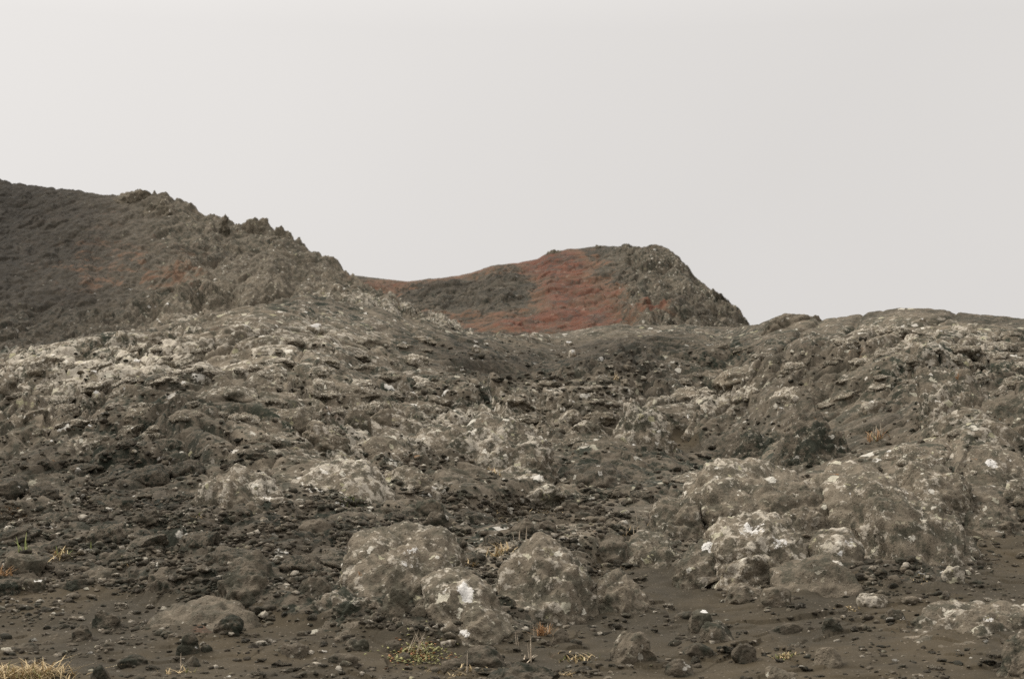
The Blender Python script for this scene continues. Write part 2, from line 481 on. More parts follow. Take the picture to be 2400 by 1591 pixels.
def near_detail(x, y, u, v):
    """height added to the smooth hillside, and masks for the surface"""
    wx = x + .35 * fbm2(x * .7, y * .7, 2, 91)
    wy = y + .35 * fbm2(x * .7, y * .7, 2, 55)
    brd = fbm2(x * .22, y * .16, 3, 5)
    sand = blob(u, v, SAND_B) + .34 * fbm2(x * .55, y * .42, 4, 21) - .05 + .25 * sstep(1250, 1591, v)
    rock = 1 - sstep(.28, .62, sand)
    rough = np.clip(.75 + blob(u, v, LUMP_BL) + .5 * fbm2(x * .3, y * .25, 2, 77), .3, 1.3)
    # swelling lobes of ropy lava, elongated across the slope
    lob = billow2(wx * .42, wy * .30, 2, 3, .45)
    f1, f2, cid = voro2(wx * .62, wy * .95, 11)
    pil = np.sqrt(np.maximum(0, 1 - (f1 / .78) ** 2)) * (.35 + .65 * cid)
    g1, g2, cid2 = voro2(wx * 2.5 + 4, wy * 3.1, 12)
    pil2 = np.sqrt(np.maximum(0, 1 - (g1 / .74) ** 2)) * (.2 + .8 * cid2)
    rid = 1 - np.abs(fbm2(wx * 2.3, wy * 1.8, 4, 41, .55))
    fin = billow2(wx * 7.5, wy * 6.0, 3, 61, .55)
    crack = sstep(.0, .09, f2 - f1)
    h1, h2, cid3 = voro2(wx * 6.2 + 9, wy * 7.0, 13)
    pil3 = np.sqrt(np.maximum(0, 1 - (h1 / .72) ** 2)) * (.1 + .9 * cid3)
    far = sstep(9, 17, y)
    big = .30 + .70 * sstep(10.5, 15, y)
    slab = voro2(wx * .9 + 3.3 + .5 * wy, wy * 1.3, 14)[2]            # tilted plates of broken crust
    rub = np.clip(.5 + 1.1 * fbm2(x * .45, y * .4, 3, 505) + blob(u, v, [(1350, 885, 380, 70, .6), (450, 1240, 450, 90, .6), (250, 1050, 260, 60, .3)]) - .9 * np.clip(blob(u, v, LICH_BL), 0, 1), 0, 1)
    crk = np.exp(-((f2 - f1) / .07) ** 2); crk2 = np.exp(-((g2 - g1) / .08) ** 2)
    slabs = .19 * pil + .08 * (slab - .5) - .14 * crk + .075 * pil2 - .05 * crk2
    hr = big * (.17 * (lob - .35)) + (.35 + .65 * big) * rough * (1 - .6 * rub) * slabs + rough * (.35 + .65 * rub) * (.075 * pil2 + .055 * (rid - .6) + .05 * pil3 + .035 * fin)
    hs = .035 * fbm2(x * 1.1, y * .9, 3, 8) + .012 * fbm2(x * 6, y * 5, 2, 9) + .035 * pil2 * sstep(.72, .95, cid2) + .02 * pil3 * sstep(.7, .9, cid3)
    r = rock
    tq = (fbm2(wx * .55, wy * .5, 3, 501, .5) + .25 * fbm2(wx * 2.6, wy * 2.2, 2, 502)) * 3.2
    fl = np.floor(tq); led = fl + sstep(.40, .58, tq - fl) - tq * .75           # little scarps where plates of crust end
    hr = hr + rough * (.25 + .75 * big) * .075 * led * sstep(-.35, .25, fbm2(wx * .35, wy * .35, 2, 503)) 
    swell = blob(u, v, [(1880, 1190, 300, 75, .26), (2260, 1110, 190, 60, .22), (1130, 1350, 270, 60, .14), (760, 1130, 300, 45, .16), (1090, 1030, 230, 45, .14), (2300, 1450, 150, 35, .08), (470, 1450, 150, 40, .08)])
    swell = swell * sstep(.0, .3, swell + .12 * fbm2(x * .9, y * .9, 2, 504))
    h = (1 - r) * (hs - .03) + swell + r * hr * (.85 + .55 * far) + .14 * brd * (.25 + far)
    # flagged cracks running up the right-hand swell
    dc = perlin2((x - .42 * y) * .75 + .12 * fbm2(x * 1.5, y * 1.5, 2, 302), (x + y) * .10, 301)
    right = sstep(1650, 1850, u) * sstep(930, 820, v)
    h = h - right * .24 * np.exp(-(dc / .055) ** 2) + right * .12 * np.abs(dc)
    top = np.clip((.35 * pil + .45 * pil2 + .35 * pil3 + .4 * (fin - .4)), 0, 1)
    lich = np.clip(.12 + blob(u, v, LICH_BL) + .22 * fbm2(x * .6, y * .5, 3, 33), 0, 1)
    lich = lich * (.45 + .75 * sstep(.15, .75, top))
    moss = np.clip(.55 + .5 * fbm2(x * .5, y * .4, 2, 44), 0, 1)
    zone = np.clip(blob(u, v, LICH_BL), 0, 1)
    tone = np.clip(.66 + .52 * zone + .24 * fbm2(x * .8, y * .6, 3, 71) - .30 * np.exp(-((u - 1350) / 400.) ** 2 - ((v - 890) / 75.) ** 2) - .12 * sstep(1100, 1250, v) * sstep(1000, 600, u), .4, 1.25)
    return h, rock, lich, moss, tone

us = np.concatenate([np.linspace(-2000, -120, 170, endpoint=False), np.linspace(-120, 2520, 1300, endpoint=False), np.linspace(2520, 4400, 171)])
NU, NV = len(us), 1360
UIDX = np.arange(NU)
ys = np.concatenate([np.linspace(1.5, 6.9, 60, endpoint=False), 6.9 * (31.0 / 6.9) ** np.linspace(0, 1, NV - 60)])
U, Y = np.meshgrid(us, ys)
X, Z, V, S = near_base(U, Y)
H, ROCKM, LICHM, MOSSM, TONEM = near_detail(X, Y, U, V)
Z = Z + H * (1 - (.5 + .34 * sstep(1230, 1330, U)) * np.exp(-((S - 1) / .07) ** 2))   # calmer right on the skyline
fq, lt = grid_faces(NU, NV)
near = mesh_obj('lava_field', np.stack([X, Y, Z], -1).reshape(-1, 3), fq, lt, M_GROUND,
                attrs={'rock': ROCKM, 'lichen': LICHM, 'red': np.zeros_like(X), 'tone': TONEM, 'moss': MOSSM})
tag(near, 'slope of lumpy lava crust and black sand rising from the foreground to the ridge', 'lava field', kind='structure')
NEARZ = Z.astype(np.float64)
YIDX = np.arange(NV)

def uy_of(x, y):
    u = 1200 + x / y * FPX
    for _ in range(4):
        _, _, v, _ = near_base(np.array(u), np.array(y))
        u = UC + x / y * (CT - (VC - v) / FPX * ST) * FPX
    return float(u), float(y)

def ground_z_uy(u, y):
    a = min(float(np.interp(u, us, UIDX)), NU - 1.001)
    b = min(float(np.interp(y, ys, YIDX)), NV - 1.001)
    i, j = int(a), int(b); fa, fb = a - i, b - j
    q = NEARZ
    return (q[j, i] * (1 - fa) + q[j, i + 1] * fa) * (1 - fb) + (q[j + 1, i] * (1 - fa) + q[j + 1, i + 1] * fa) * fb

def gz(x, y):
    return ground_z_uy(*uy_of(x, y))

_i0 = int(np.searchsorted(ys, 6.0))
def y_at(u, v):
    "distance at which the sight line through u,v first meets the lava field"
    a = min(float(np.interp(u, us, UIDX)), NU - 1.001)
    i = int(a); fa = a - i
    col = NEARZ[_i0:, i] * (1 - fa) + NEARZ[_i0:, i + 1] * fa
    hit = np.nonzero(col >= ys[_i0:] * ray(u, v)[1])[0]
    return float(ys[_i0 + hit[0]]) if len(hit) else float(depth_near(u))

# wide plain far below, reaching the horizon on all sides
ar = np.array([[-4000, -4000, -6], [4000, -4000, -6], [4000, 4000, -6], [-4000, 4000, -6]], F)
plain = mesh_obj('ground', ar, np.array([0, 1, 2, 3]), np.array([4]), M_GROUND,
                 attrs={'rock': np.zeros(4), 'lichen': np.zeros(4), 'red': np.zeros(4), 'tone': np.ones(4), 'moss': np.zeros(4)})
tag(plain, 'dark sandy plain around the lava field', 'ground', kind='structure')

# ------------------------------------------------------------------ hills behind
def hill(name, label, us, nv, y0, v0, crest, depth, shape, detail):
    s = np.concatenate([np.linspace(0, 1, nv), 1 + np.linspace(0, 1, nv // 5)[1:] ** 1.5 * .9])
    Ug, Sg = np.meshgrid(us, s)
    c, D = crest(Ug), depth(Ug)
    yy = y0 + (D - y0) * Sg
    vv = v0 + (c - v0) * shape(np.minimum(Sg, 1), Ug)
    ax, az = ray(Ug, vv)
    z = yy * az
    zc = D * ray(Ug, c)[1]
    over = np.maximum(yy - D, 0)
    z = np.where(Sg > 1, zc - .10 * over - .02 * over ** 2, z)
    x = ax * yy
    h, at = detail(x, yy, Ug, vv, Sg)
    z = z + h
    f, l = grid_faces(len(us), len(s))
    o = mesh_obj(name, np.stack([x, yy, z], -1).reshape(-1, 3), f, l, M_GROUND, attrs=at)
    tag(o, label, 'hill', kind='structure')
    return x, yy, z, Ug, Sg

def pk(pts):
    return pchip([p[0] * K for p in pts], [p[1] * K for p in pts])

left_crest = pk([(-400, 360), (-60, 398), (0, 414), (30, 425), (100, 432), (200, 445), (280, 456), (330, 463), (400, 480), (440, 497), (470, 507), (530, 526), (555, 533), (590, 530), (620, 533), (660, 553), (680, 565), (710, 582),
                 (740, 599), (770, 616), (800, 636), (840, 672), (880, 706), (930, 738), (1000, 770), (1080, 800)])
left_depth = pchip([-400, 0, 450, 650, 800, 1000, 1100], [68, 66, 62, 60, 58, 52, 50])

def left_detail(x, y, u, v, s):
    k = sstep(250, 420, u + 60 * fbm2(x * .15, y * .15, 2, 3)) * .75 + sstep(690, 760, v) * .8
    k = np.clip(k, .34, 1)
    wx, wy = x + .5 * fbm2(x * .4, y * .4, 2, 191), y + .5 * fbm2(x * .4, y * .4, 2, 155)
    f1, f2, cid = voro2(wx * .75, wy * .42, 211)
    g1, g2, c2 = voro2(wx * 2.0, wy * 1.2, 212)
    pil = np.sqrt(np.maximum(0, 1 - (f1 / .75) ** 2)) * (.3 + .7 * cid)
    pil2 = np.sqrt(np.maximum(0, 1 - (g1 / .75) ** 2)) * c2
    rid = 1 - np.abs(fbm2(wx * .9, wy * .5, 4, 241, .6))
    h = k * (.55 * pil + .32 * pil2 + .28 * (rid - .6)) + .35 * fbm2(x * .12, y * .1, 2, 9) * k + .10 * k * billow2(wx * 4, wy * 3, 2, 23) - .2 * k
    h = h * (1 - (.75 - .35 * sstep(250, 330, u)) * np.exp(-((s - 1) / .06) ** 2)) + sstep(250, 330, u) * .22 * np.exp(-((s - 1) / .05) ** 2) * (1.2 - 2 * np.abs(fbm2(x * 1.1, y * .5, 3, 77)))
    h = h + .05 * fbm2(x * 3.2, y * 2.2, 3, 78)
    rock = np.ones_like(x)
    lich = np.clip(.02 + .36 * sstep(350, 520, u) + .45 * sstep(690, 770, v) + .18 * fbm2(x * .4, y * .3, 3, 18), 0, .8) * (.4 + .8 * sstep(.1, .7, .5 * pil + .6 * pil2))
    red = blob(u, v, [(380, 600, 150, 130, .07), (150, 560, 160, 100, .06), (420, 690, 80, 60, .17), (230, 640, 160, 60, .16), (1000, 700, 100, 60, .2), (880, 660, 90, 40, .2)])
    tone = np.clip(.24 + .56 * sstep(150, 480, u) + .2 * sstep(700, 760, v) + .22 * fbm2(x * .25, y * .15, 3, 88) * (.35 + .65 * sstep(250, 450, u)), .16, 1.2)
    return h, {'rock': rock, 'lichen': lich, 'red': red, 'tone': tone, 'moss': np.clip(.5 + .4 * fbm2(x * .2, y * .2, 2, 5), 0, 1) * k}

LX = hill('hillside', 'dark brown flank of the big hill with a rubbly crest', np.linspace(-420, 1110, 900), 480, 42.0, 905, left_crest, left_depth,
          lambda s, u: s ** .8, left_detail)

red_crest = pk([(600, 660), (760, 630), (800, 634), (850, 641), (900, 646), (940, 650), (1000, 644), (1060, 637), (1110, 624), (1150, 611), (1195, 609), (1215, 604), (1240, 599), (1270, 582), (1330, 575), (1385, 569),
                (1450, 570), (1515, 569), (1535, 576), (1560, 591), (1590, 618), (1605, 642), (1625, 658), (1650, 680), (1675, 703), (1700, 722), (1722, 750), (1740, 775), (1780, 815), (1900, 870)])
red_depth = pchip([600, 900, 1150, 1400, 1550, 1700, 1900], [84, 82, 80, 80, 76, 68, 62])

def red_detail(x, y, u, v, s):
    rr = sstep(1380, 1520, u)
    drk = blob(u, v, [(1080, 695, 95, 34, .85), (1190, 670, 40, 45, .65), (980, 700, 55, 20, .45)])
    k = np.clip(.3 + .75 * rr + .35 * drk, .2, 1.1)
    wx, wy = x + .6 * fbm2(x * .35, y * .35, 2, 391), y + .6 * fbm2(x * .35, y * .35, 2, 355)
    f1, f2, cid = voro2(wx * .8, wy * .55, 411)
    g1, g2, c2 = voro2(wx * 1.9, wy * 1.2, 412)
    pil = np.sqrt(np.maximum(0, 1 - (f1 / .75) ** 2)) * cid
    pil2 = np.sqrt(np.maximum(0, 1 - (g1 / .75) ** 2)) * c2
    rid = 1 - np.abs(fbm2(wx * .7, wy * .5, 4, 441, .6))
    h = k * (.65 * pil + .45 * pil2 + .35 * (rid - .6) + .12 * billow2(wx * 3.4, wy * 2.6, 2, 24)) - .3 * k
    h = h * (1 - .78 * np.exp(-((s - 1) / .06) ** 2))
    red = blob(u, v, [(1305, 605, 70, 40, .95), (1330, 690, 85, 65, 1.0), (1320, 760, 90, 25, .9), (1230, 768, 60, 14, .6), (1430, 770, 70, 16, .7), (1530, 755, 40, 13, .8), (1420, 715, 40, 40, .5), (1530, 585, 40, 10, .5)])
    org = blob(u, v, [(1130, 638, 140, 22, .48), (1010, 664, 130, 28, .45), (890, 695, 110, 40, .44), (1230, 625, 40, 16, .5), (1100, 750, 170, 34, .44), (1560, 690, 90, 60, .22)])
    red = np.clip(red + org - .75 * drk - .3 * rr * sstep(1450, 1560, u) * (v < 735), 0, 1)
    lich = np.clip(.05 + .42 * rr + .12 * drk + .2 * fbm2(x * .3, y * .2, 3, 18), 0, .8) * (.4 + .8 * sstep(.1, .7, .5 * pil + .6 * pil2))
    tone = np.clip(.47 - .06 * drk + .24 * rr + .2 * fbm2(x * .2, y * .15, 3, 89), .35, 1.2)
    return h, {'rock': np.ones_like(x), 'lichen': lich, 'red': red, 'tone': tone, 'moss': np.clip(.55 + .4 * fbm2(x * .2, y * .2, 2, 6), 0, 1)}

RX = hill('red_hill', 'red scoria crater hill with a dark rubbly right shoulder', np.linspace(610, 1920, 850), 420, 47.0, 850, red_crest, red_depth,
          lambda s, u: s ** .9, red_detail)

# ------------------------------------------------------------------ rocks
def rock_points(level, seed, size, box=2.4, cuts=4, rough=1.0, low=.22, detail=1.0, dents=(), taper=0.0, lean=(0, 0), lump=.05, seam=.035, back=0.0):
    rng = np.random.default_rng(seed)
    p0, f = ico(level)
    p = p0.copy()
    p = p / (np.sum(np.abs(p) ** box, axis=1) ** (1 / box))[:, None]
    o = rng.uniform(-50, 50, 3).astype(F)
    p = p * (1 + low * perlin3(p0 * 1.15 + o, seed) + low * .55 * perlin3(p0 * 2.5 + o, seed + 1))[:, None]
    for _ in range(cuts):
        nrm = rng.normal(size=3); nrm[2] *= .8; nrm /= np.linalg.norm(nrm)
        d = rng.uniform(.60, .95)
        e = np.maximum(p @ nrm - d, 0)
        p = p - (nrm[None, :] * (e * .85)[:, None])
    for (cx, cy, cz, r) in dents:
        q = p - np.array((cx, cy, cz), F)
        L = np.linalg.norm(q, axis=1) + 1e-6
        m = L < r
        p[m] = np.array((cx, cy, cz), F) + q[m] / L[m][:, None] * r
    if taper:
        p[:, :2] *= (1 - taper * np.clip(p[:, 2:3], -1, 1))
    for ax_ in (0, 1):
        lo, hi = p[:, ax_].min(), p[:, ax_].max()
        p[:, ax_] = (p[:, ax_] - (lo + hi) / 2) / ((hi - lo) / 2)
    p[:, 2] += back * p[:, 1]
    p[:, 2] /= p[:, 2].max()
    p = p.astype(F) * np.array(size, F)
    p[:, 0] += lean[0] * p[:, 2]; p[:, 1] += lean[1] * p[:, 2]
    mean = float(np.mean(size))
    a = detail * min(1.0, mean / .3)
    q = p + o
    w = q + .06 * fbm3(q * 3, 2, seed + 5)[:, None]
    b1 = billow3(w * 2.6, 3, seed + 7)
    b2 = billow3(w * 8.5, 2, seed + 9)
    r1 = fbm3(w * 6.5, 4, seed + 11, .62)
    b3 = fbm3(q * 26, 2, seed + 15, .6)
    rdg = 1 - np.abs(fbm3(w * 3.1, 4, seed + 21, .55))
    disp = a * (lump * (b1 - .45) + rough * (.020 * (b2 - .45) + .034 * r1 + .045 * (rdg - .62)) + .010 * rough * b3)
    cr = np.abs(perlin3(q * .95 / max(mean, .12) * .35 + .15 * fbm3(q * 2.2, 2, seed + 33)[:, None], seed + 31))
    disp = disp - seam * min(1, mean / .35) * np.exp(-(cr / .035) ** 2)
    p = p + p0 * disp[:, None]
    crest = np.clip(.5 + 1.4 * (b1 - .45) + .9 * (b2 - .45), 0, 1) * (.55 + .6 * np.clip(p0[:, 2] + .35, 0, 1))
    return p, f, crest, p0

def make_rock(name, pts, mat=M_ROCK, patch=None):
    p, f, crest, p0 = pts
    pa = np.zeros(len(p)) if patch is None else patch
    return mesh_obj(name, p, f.reshape(-1), np.full(len(f), 3, np.int32), mat, attrs={'crest': crest, 'patch': pa})

ROCKS = []           # (object, u, v, name for reference)
def place(name, label, cat, bb, level=5, seed=1, lichen=.5, tone=.9, moss=.5, depth=.8, patches=(), group=None, rot=0.0, ref=None, roll=0.0, bury=None, y=None, **kw):
    u0, v0, u1, v1 = bb
    if bury is None:
        bury = .12 if u1 - u0 < 105 else .03
    uc = (u0 + u1) / 2
    yf = y if y is not None else y_at(uc, v1)
    cap = 1 / math.sqrt(max(1 - (bury / (1 - bury)) ** 2, .2)) if bury < 0 else 1.0
    w = (u1 - u0) / FPX * yf / 2 * cap
    dy = min(w * depth * (1.25 if u1 - u0 > 120 and y is None else 1), 1.6)
    yc = yf + dy * .95 / cap
    xc = ray(uc, (v0 + v1) / 2)[0] * yc
    zb = yf * ray(uc, v1)[1]
    if y is None:
        zb = min(zb, ground_z_uy(uc, yf))
    zt = yc * ray(uc, v0)[1]
    hh = max(zt - zb, .03)
    zc = zb + bury * hh
    hz = max(zt - zc, .03)
    big = u1 - u0 > 120 and y is None
    kw.setdefault('lean', (0, .2 if big else 0))
    kw.setdefault('back', .6 if big else 0.0)
    pts = rock_points(level, seed, (w, dy, hz), **kw)
    p0 = pts[3]
    pa = np.zeros(len(p0))
    for (px, py, pz, pr, pw) in patches:
        c = np.array((px, py, pz)); c = c / np.linalg.norm(c)
        pa = np.maximum(pa, pw * sstep(pr * 1.15, pr * .15, np.linalg.norm((p0 - c) * np.array((1, 1, 1.5)), axis=1)))
    o = make_rock(name, pts, patch=pa)
    o.location = (xc, yc, zc)
    o.rotation_euler = (0, math.radians(roll), math.radians(rot))
    o['lichen'], o['tone'], o['moss'] = float(lichen), float(.27 + .73 * tone), float(moss * .85)
    tag(o, label, cat, group)
    ROCKS.append((o, uc, v1, ref))
    return o

UPF = (0, -.5, .85)
BL = 'boulder'
# --- the cluster of rounded pillow boulders at right
R_ = 'rounded lava boulders of the right-hand cluster'
place('lava_boulder', 'broad lobed lava boulder at the back left of the rounded cluster, spotted with lichen', BL, (1600, 1074, 1930, 1262), 6, 11, .66, 1.08, .3, 1.1, box=2.9, cuts=0, low=.12, lump=.09, bury=.15, back=.45, group=R_, rough=.8)
place('lava_boulder', 'big front boulder with white ring-shaped lichen and a dark right underside', BL, (1650, 1202, 1900, 1372), 6, 12, .75, 1.08, .3, .95, box=2.5, cuts=0, low=.10, lump=.06, bury=.2, back=.4, group=R_,
      patches=[(-.12, -.35, .93, .40, .66), (.3, -.6, .75, .28, .58)], rough=1.0, ref='the boulder with white lichen rings', dents=[(1.15, -.7, -.5, .55)])
place('lava_boulder', 'long smooth lava lobe slanting down from the right, with small white spots', BL, (1905, 1080, 2140, 1268), 6, 13, .55, 1.1, .2, 1.2, box=2.9, cuts=0, low=.10, bury=.1, back=.4, group=R_, roll=-12, rough=.6,
      patches=[(.1, -.55, .8, .13, .8), (-.15, -.5, .85, .12, .8), (.45, -.5, .7, .12, .8)])
place('lava_boulder', 'small egg-shaped boulder with a pale rim wedged between the big ones', BL, (1900, 1238, 2022, 1318), 5, 14, .7, 1.0, .4, .9, box=2.3, cuts=1, low=.1, bury=.25, group=R_, patches=[(.5, -.5, .75, .38, .6), (0, -.8, .45, .25, .6)], ref='the egg-shaped boulder')
place('lava_boulder', 'tilted slab-like boulder with a dark gap below it, under the egg-shaped boulder', BL, (1822, 1300, 2000, 1392), 5, 15, .35, .9, .5, .7, box=3, cuts=4, group=R_, roll=-22)
place('lava_boulder', 'broken boulder with a pale top and a dark hollow facing forward', BL, (1572, 1264, 1712, 1380), 6, 16, .45, .9, .55, .8, box=2.8, cuts=3, low=.15, group=R_, lean=(.25, .2), dents=[(.45, -1.15, .0, .72)],
      patches=[(.05, .1, 1, .42, .75)], ref='the broken hollow boulder')
place('lava_boulder', 'low mossy grey boulder at the left foot of the rounded cluster', BL, (1440, 1248, 1630, 1335), 6, 17, .5, .95, .5, 1.0, cuts=1, low=.2, rough=1.1, bury=-.3, group=R_)
place('lava_outcrop', 'rugged outcrop descending to the sand right of the smooth slanting lobe', 'outcrop', (2010, 1130, 2300, 1318), 6, 18, .6, .95, .5, 1.0, cuts=2, low=.2, rough=1.2, lean=(-.1, .3), bury=-0.5)
place('lava_boulder', 'low rounded lobe joining the slanting lobe to the overhanging swell', BL, (2080, 1078, 2275, 1200), 6, 201, .6, 1.0, .3, 1.0, box=2.6, cuts=0, low=.12, rough=.9, bury=.1, group=R_)
place('lava_boulder', 'low lobe filling the dip between the two biggest lobes', BL, (1790, 1120, 1960, 1240), 6, 202, .5, .95, .4, 1.0, box=2.6, cuts=0, low=.12, rough=.9, bury=.1, group=R_)
place('lava_boulder', 'dark slabby lobe under the overhanging swell', BL, (2220, 1160, 2440, 1250), 6, 203, .35, .75, .6, 1.0, box=2.6, cuts=1, low=.15, bury=.1, group=R_)
place('lava_boulder', 'left shoulder lobe of the rounded cluster behind the pale stems', BL, (1520, 1160, 1680, 1270), 6, 204, .5, .9, .45, 1.0, box=2.5, cuts=0, low=.12, bury=.05, group=R_)
place('lava_outcrop', 'broad lava swell at the right edge with a cave-like overhang', 'outcrop', (2185, 1036, 2520, 1185), 6, 19, .55, .95, .4, .9, box=2.2, cuts=0, low=.1, dents=[(.0, -1.1, -.55, .62)], patches=[(-.05, .0, 1, .16, .8), (.15, -.3, .9, .14, .7)], ref='the overhanging swell', bury=-.6)
place('lava_boulder', 'rounded boulder hanging over the dark gap at the right edge', BL, (2352, 1120, 2470, 1182), 5, 20, .45, .95, .4, .8, group=R_)
place('lava_boulder', 'half buried bare boulder flush with the sand under the tilted slab', BL, (1895, 1336, 2025, 1384), 5, 21, .2, .85, .3, .9, cuts=2, low=.12, group=R_, bury=-.6)
place('lava_stone', 'knobbly low stone at the foot of the boulder with white lichen rings', 'stone', (1694, 1366, 1784, 1414), 5, 22, .5, .8, .5)
place('lava_stone', 'rounded stone half sunk in sand at the lowest tip of the boulder cluster', 'stone', (1784, 1376, 1854, 1422), 5, 23, .3, .85, .4, low=.12, cuts=1)
place('lava_stone', 'pale pointed stone on open sand below the cluster', 'stone', (2010, 1390, 2078, 1424), 5, 24, .75, 1.05, .2, cuts=6, ref='the pale pointed stone')
place('lava_stone', 'flat speckled stone just right of the pale pointed stone', 'stone', (2096, 1396, 2164, 1418), 5, 25, .6, .85, .5)
place('lava_stone', 'cream and grey stone on the sand slope under the rugged outcrop', 'stone', (2206, 1326, 2260, 1366), 5, 26, .8, 1.0, .3, cuts=6, ref='the cream and grey stone')
place('lava_stone', 'round dark stone left of the cream and grey stone', 'stone', (2080, 1348, 2112, 1374), 4, 27, .1, .7, .4, low=.1)
place('lava_outcrop', 'long low whaleback of lava with a dark undercut in the lower right corner', 'outcrop', (2130, 1416, 2520, 1498), 6, 28, .55, .9, .5, .5, box=2.3, cuts=0, low=.1, dents=[(-.1, -1.2, -.75, .75)], patches=[(-.1, -.3, .9, .2, .5)], ref='the long whaleback', bury=-.3)
place('lava_stone', 'buried slab showing a pale crescent just below the whaleback', 'stone', (2110, 1486, 2310, 1522), 5, 29, .5, .9, .3, .7, bury=-.6)
place('lava_boulder', 'upright stone with a bright white cap standing on the sand', BL, (1612, 1430, 1676, 1482), 5, 30, .2, .8, .5, .9, cuts=4, patches=[(.25, -.35, .9, .55, 1.0)], ref='the white-capped stone')
place('lava_boulder', 'grey-topped dark boulder leaning against the white-capped stone', BL, (1642, 1456, 1722, 1506), 5, 31, .35, .8, .7, .8, cuts=5)
place('lava_stone', 'flat black stone behind and left of the white-capped stone', 'stone', (1580, 1430, 1640, 1452), 4, 32, .0, .5, .7)
place('lava_stone', 'black club-shaped stone lying alone on the sand', 'stone', (1802, 1460, 1880, 1486), 5, 33, .0, .42, .8, .4, lean=(.3, 0), ref='the club-shaped stone')
place('lava_stone', 'dark wedge stone right of the black club-shaped stone', 'stone', (1926, 1446, 1976, 1480), 5, 34, .15, .6, .6, cuts=6)
place('lava_stone', 'ash grey rounded stone near the bottom edge', 'stone', (1906, 1518, 1974, 1566), 5, 35, .15, 1.05, .2, low=.12, ref='the ash grey rounded stone')
place('lava_stone', 'black rough stone near the bottom edge right of centre', 'stone', (1716, 1504, 1776, 1554), 5, 36, .0, .45, .9, rough=1.6, ref='the black rough stone')
place('lava_boulder', 'lichen-flecked boulder with a black broken face by the bottom edge', BL, (1428, 1480, 1534, 1556), 5, 37, .55, .85, .6, .8, cuts=5, dents=[(.8, -1.0, -.1, .55)], ref='the boulder with a black broken face')
place('lava_stone', 'rough dark stone cut by the bottom edge, left of the black rough stone', 'stone', (1558, 1544, 1632, 1586), 5, 38, .15, .6, .7, rough=1.5)
place('lava_stone', 'brown flat flake leaning out of the sand at the bottom edge', 'stone', (1790, 1566, 1874, 1594), 5, 39, .3, .9, .2, box=4, roll=14)
place('lava_outcrop', 'crumbling dark outcrop in the bottom right corner', 'outcrop', (2335, 1486, 2470, 1600), 6, 40, .4, .75, .8, .8, rough=2, low=.3)
place('lava_stone', 'squat dark stone above the pale speckled stones on open sand', 'stone', (2062, 1426, 2116, 1458), 5, 41, .1, .62, .6, cuts=5)
place('lava_stone', 'crumbly dark stone left of the black rough stone', 'stone', (1598, 1504, 1674, 1542), 5, 42, .2, .6, .8, rough=1.8)
# --- centre group
place('lava_boulder', 'large dome-shaped boulder in the centre foreground with a seam across its face', BL, (800, 1226, 1090, 1400), 6, 51, .62, 1.08, .3, .95, box=2.5, cuts=0, low=.07, bury=.12, rough=.9, lump=.06, dents=[(-.55, -1.1, -.62, .5)], ref='the large dome boulder', patches=[(.1, -.55, .8, .3, .45)])
place('lava_boulder', 'pillar-like stump under the right front of the large dome boulder', BL, (895, 1374, 965, 1450), 5, 52, .3, .95, .4, .9, box=3)
place('lava_boulder', 'mossy boulder with a black undercut at the lower left of the large dome boulder', BL, (738, 1384, 912, 1450), 6, 53, .5, .75, .85, .8, rough=1.6, dents=[(.3, -1.15, -.7, .6)])
place('lava_boulder', 'tall slanting boulder with a large bright white lichen patch', BL, (1000, 1334, 1204, 1492), 6, 54, .6, 1.1, .25, .9, box=2.5, cuts=1, low=.1, bury=.15, rough=.9, lean=(-.3, .3), patches=[(.16, -.36, .92, .28, 1.0), (-.15, -.9, .45, .24, .62), (-.35, -.3, .9, .2, .6)], ref='the boulder with the white patch')
place('lava_outcrop', 'broad cone-shaped outcrop of crumbly speckled lava right of the white-patched boulder', 'outcrop', (1140, 1262, 1412, 1468), 6, 55, .6, .98, .4, .95, cuts=0, low=0.16, box=2.0, rough=1.15, taper=0.12, ref='the cone-shaped outcrop', bury=-0.1)
place('lava_boulder', 'rounded boulder at the right toe of the cone-shaped outcrop', BL, (1385, 1334, 1518, 1438), 6, 56, .45, .92, .5, .8, rough=1.3, low=.14, cuts=1)
place('lava_boulder', 'long dark boulder above the cone-shaped outcrop with a shadowed base', BL, (1318, 1250, 1476, 1294), 5, 57, .2, .68, .6, .6, rough=1.2)
place('lava_stone', 'smooth tan stone wedged between the large dome boulder and the white-patched boulder', 'stone', (955, 1418, 998, 1444), 4, 58, .3, 1.1, .1, cuts=6)
place('lava_stone', 'flat buried slab behind the tuft of tall stems', 'stone', (895, 1470, 1076, 1510), 5, 59, .3, .95, .2, .8, low=.1, cuts=1, ref='the flat buried slab', bury=-.6)
place('lava_boulder', 'black split boulder below the white-patched boulder', BL, (1082, 1508, 1178, 1562), 5, 60, .1, .55, .8, .8, cuts=6, rough=1.3)
place('lava_boulder', 'wide black boulder cut by the bottom edge in the centre', BL, (1140, 1556, 1312, 1606), 6, 61, .05, .5, .85, .7, cuts=6, rough=1.3, ref='the wide black boulder')
place('lava_stone', 'grey speckled stone left of the wide black boulder', 'stone', (1030, 1542, 1084, 1572), 5, 62, .3, .7, .6)
place('lava_stone', 'black stone at the left end of the flat buried slab', 'stone', (900, 1498, 940, 1530), 4, 63, .0, .48, .8)
place('lava_stone', 'dark stone beneath the green mat of leaves', 'stone', (934, 1528, 968, 1552), 4, 64, .05, .55, .6)
place('lava_stone', 'low dark stone on the sand left of the green mat', 'stone', (768, 1530, 840, 1556), 5, 65, .05, .55, .7)
place('lava_stone', 'brownish twin-lobed stone left of the flat buried slab', 'stone', (808, 1490, 866, 1526), 5, 66, .25, .75, .5)
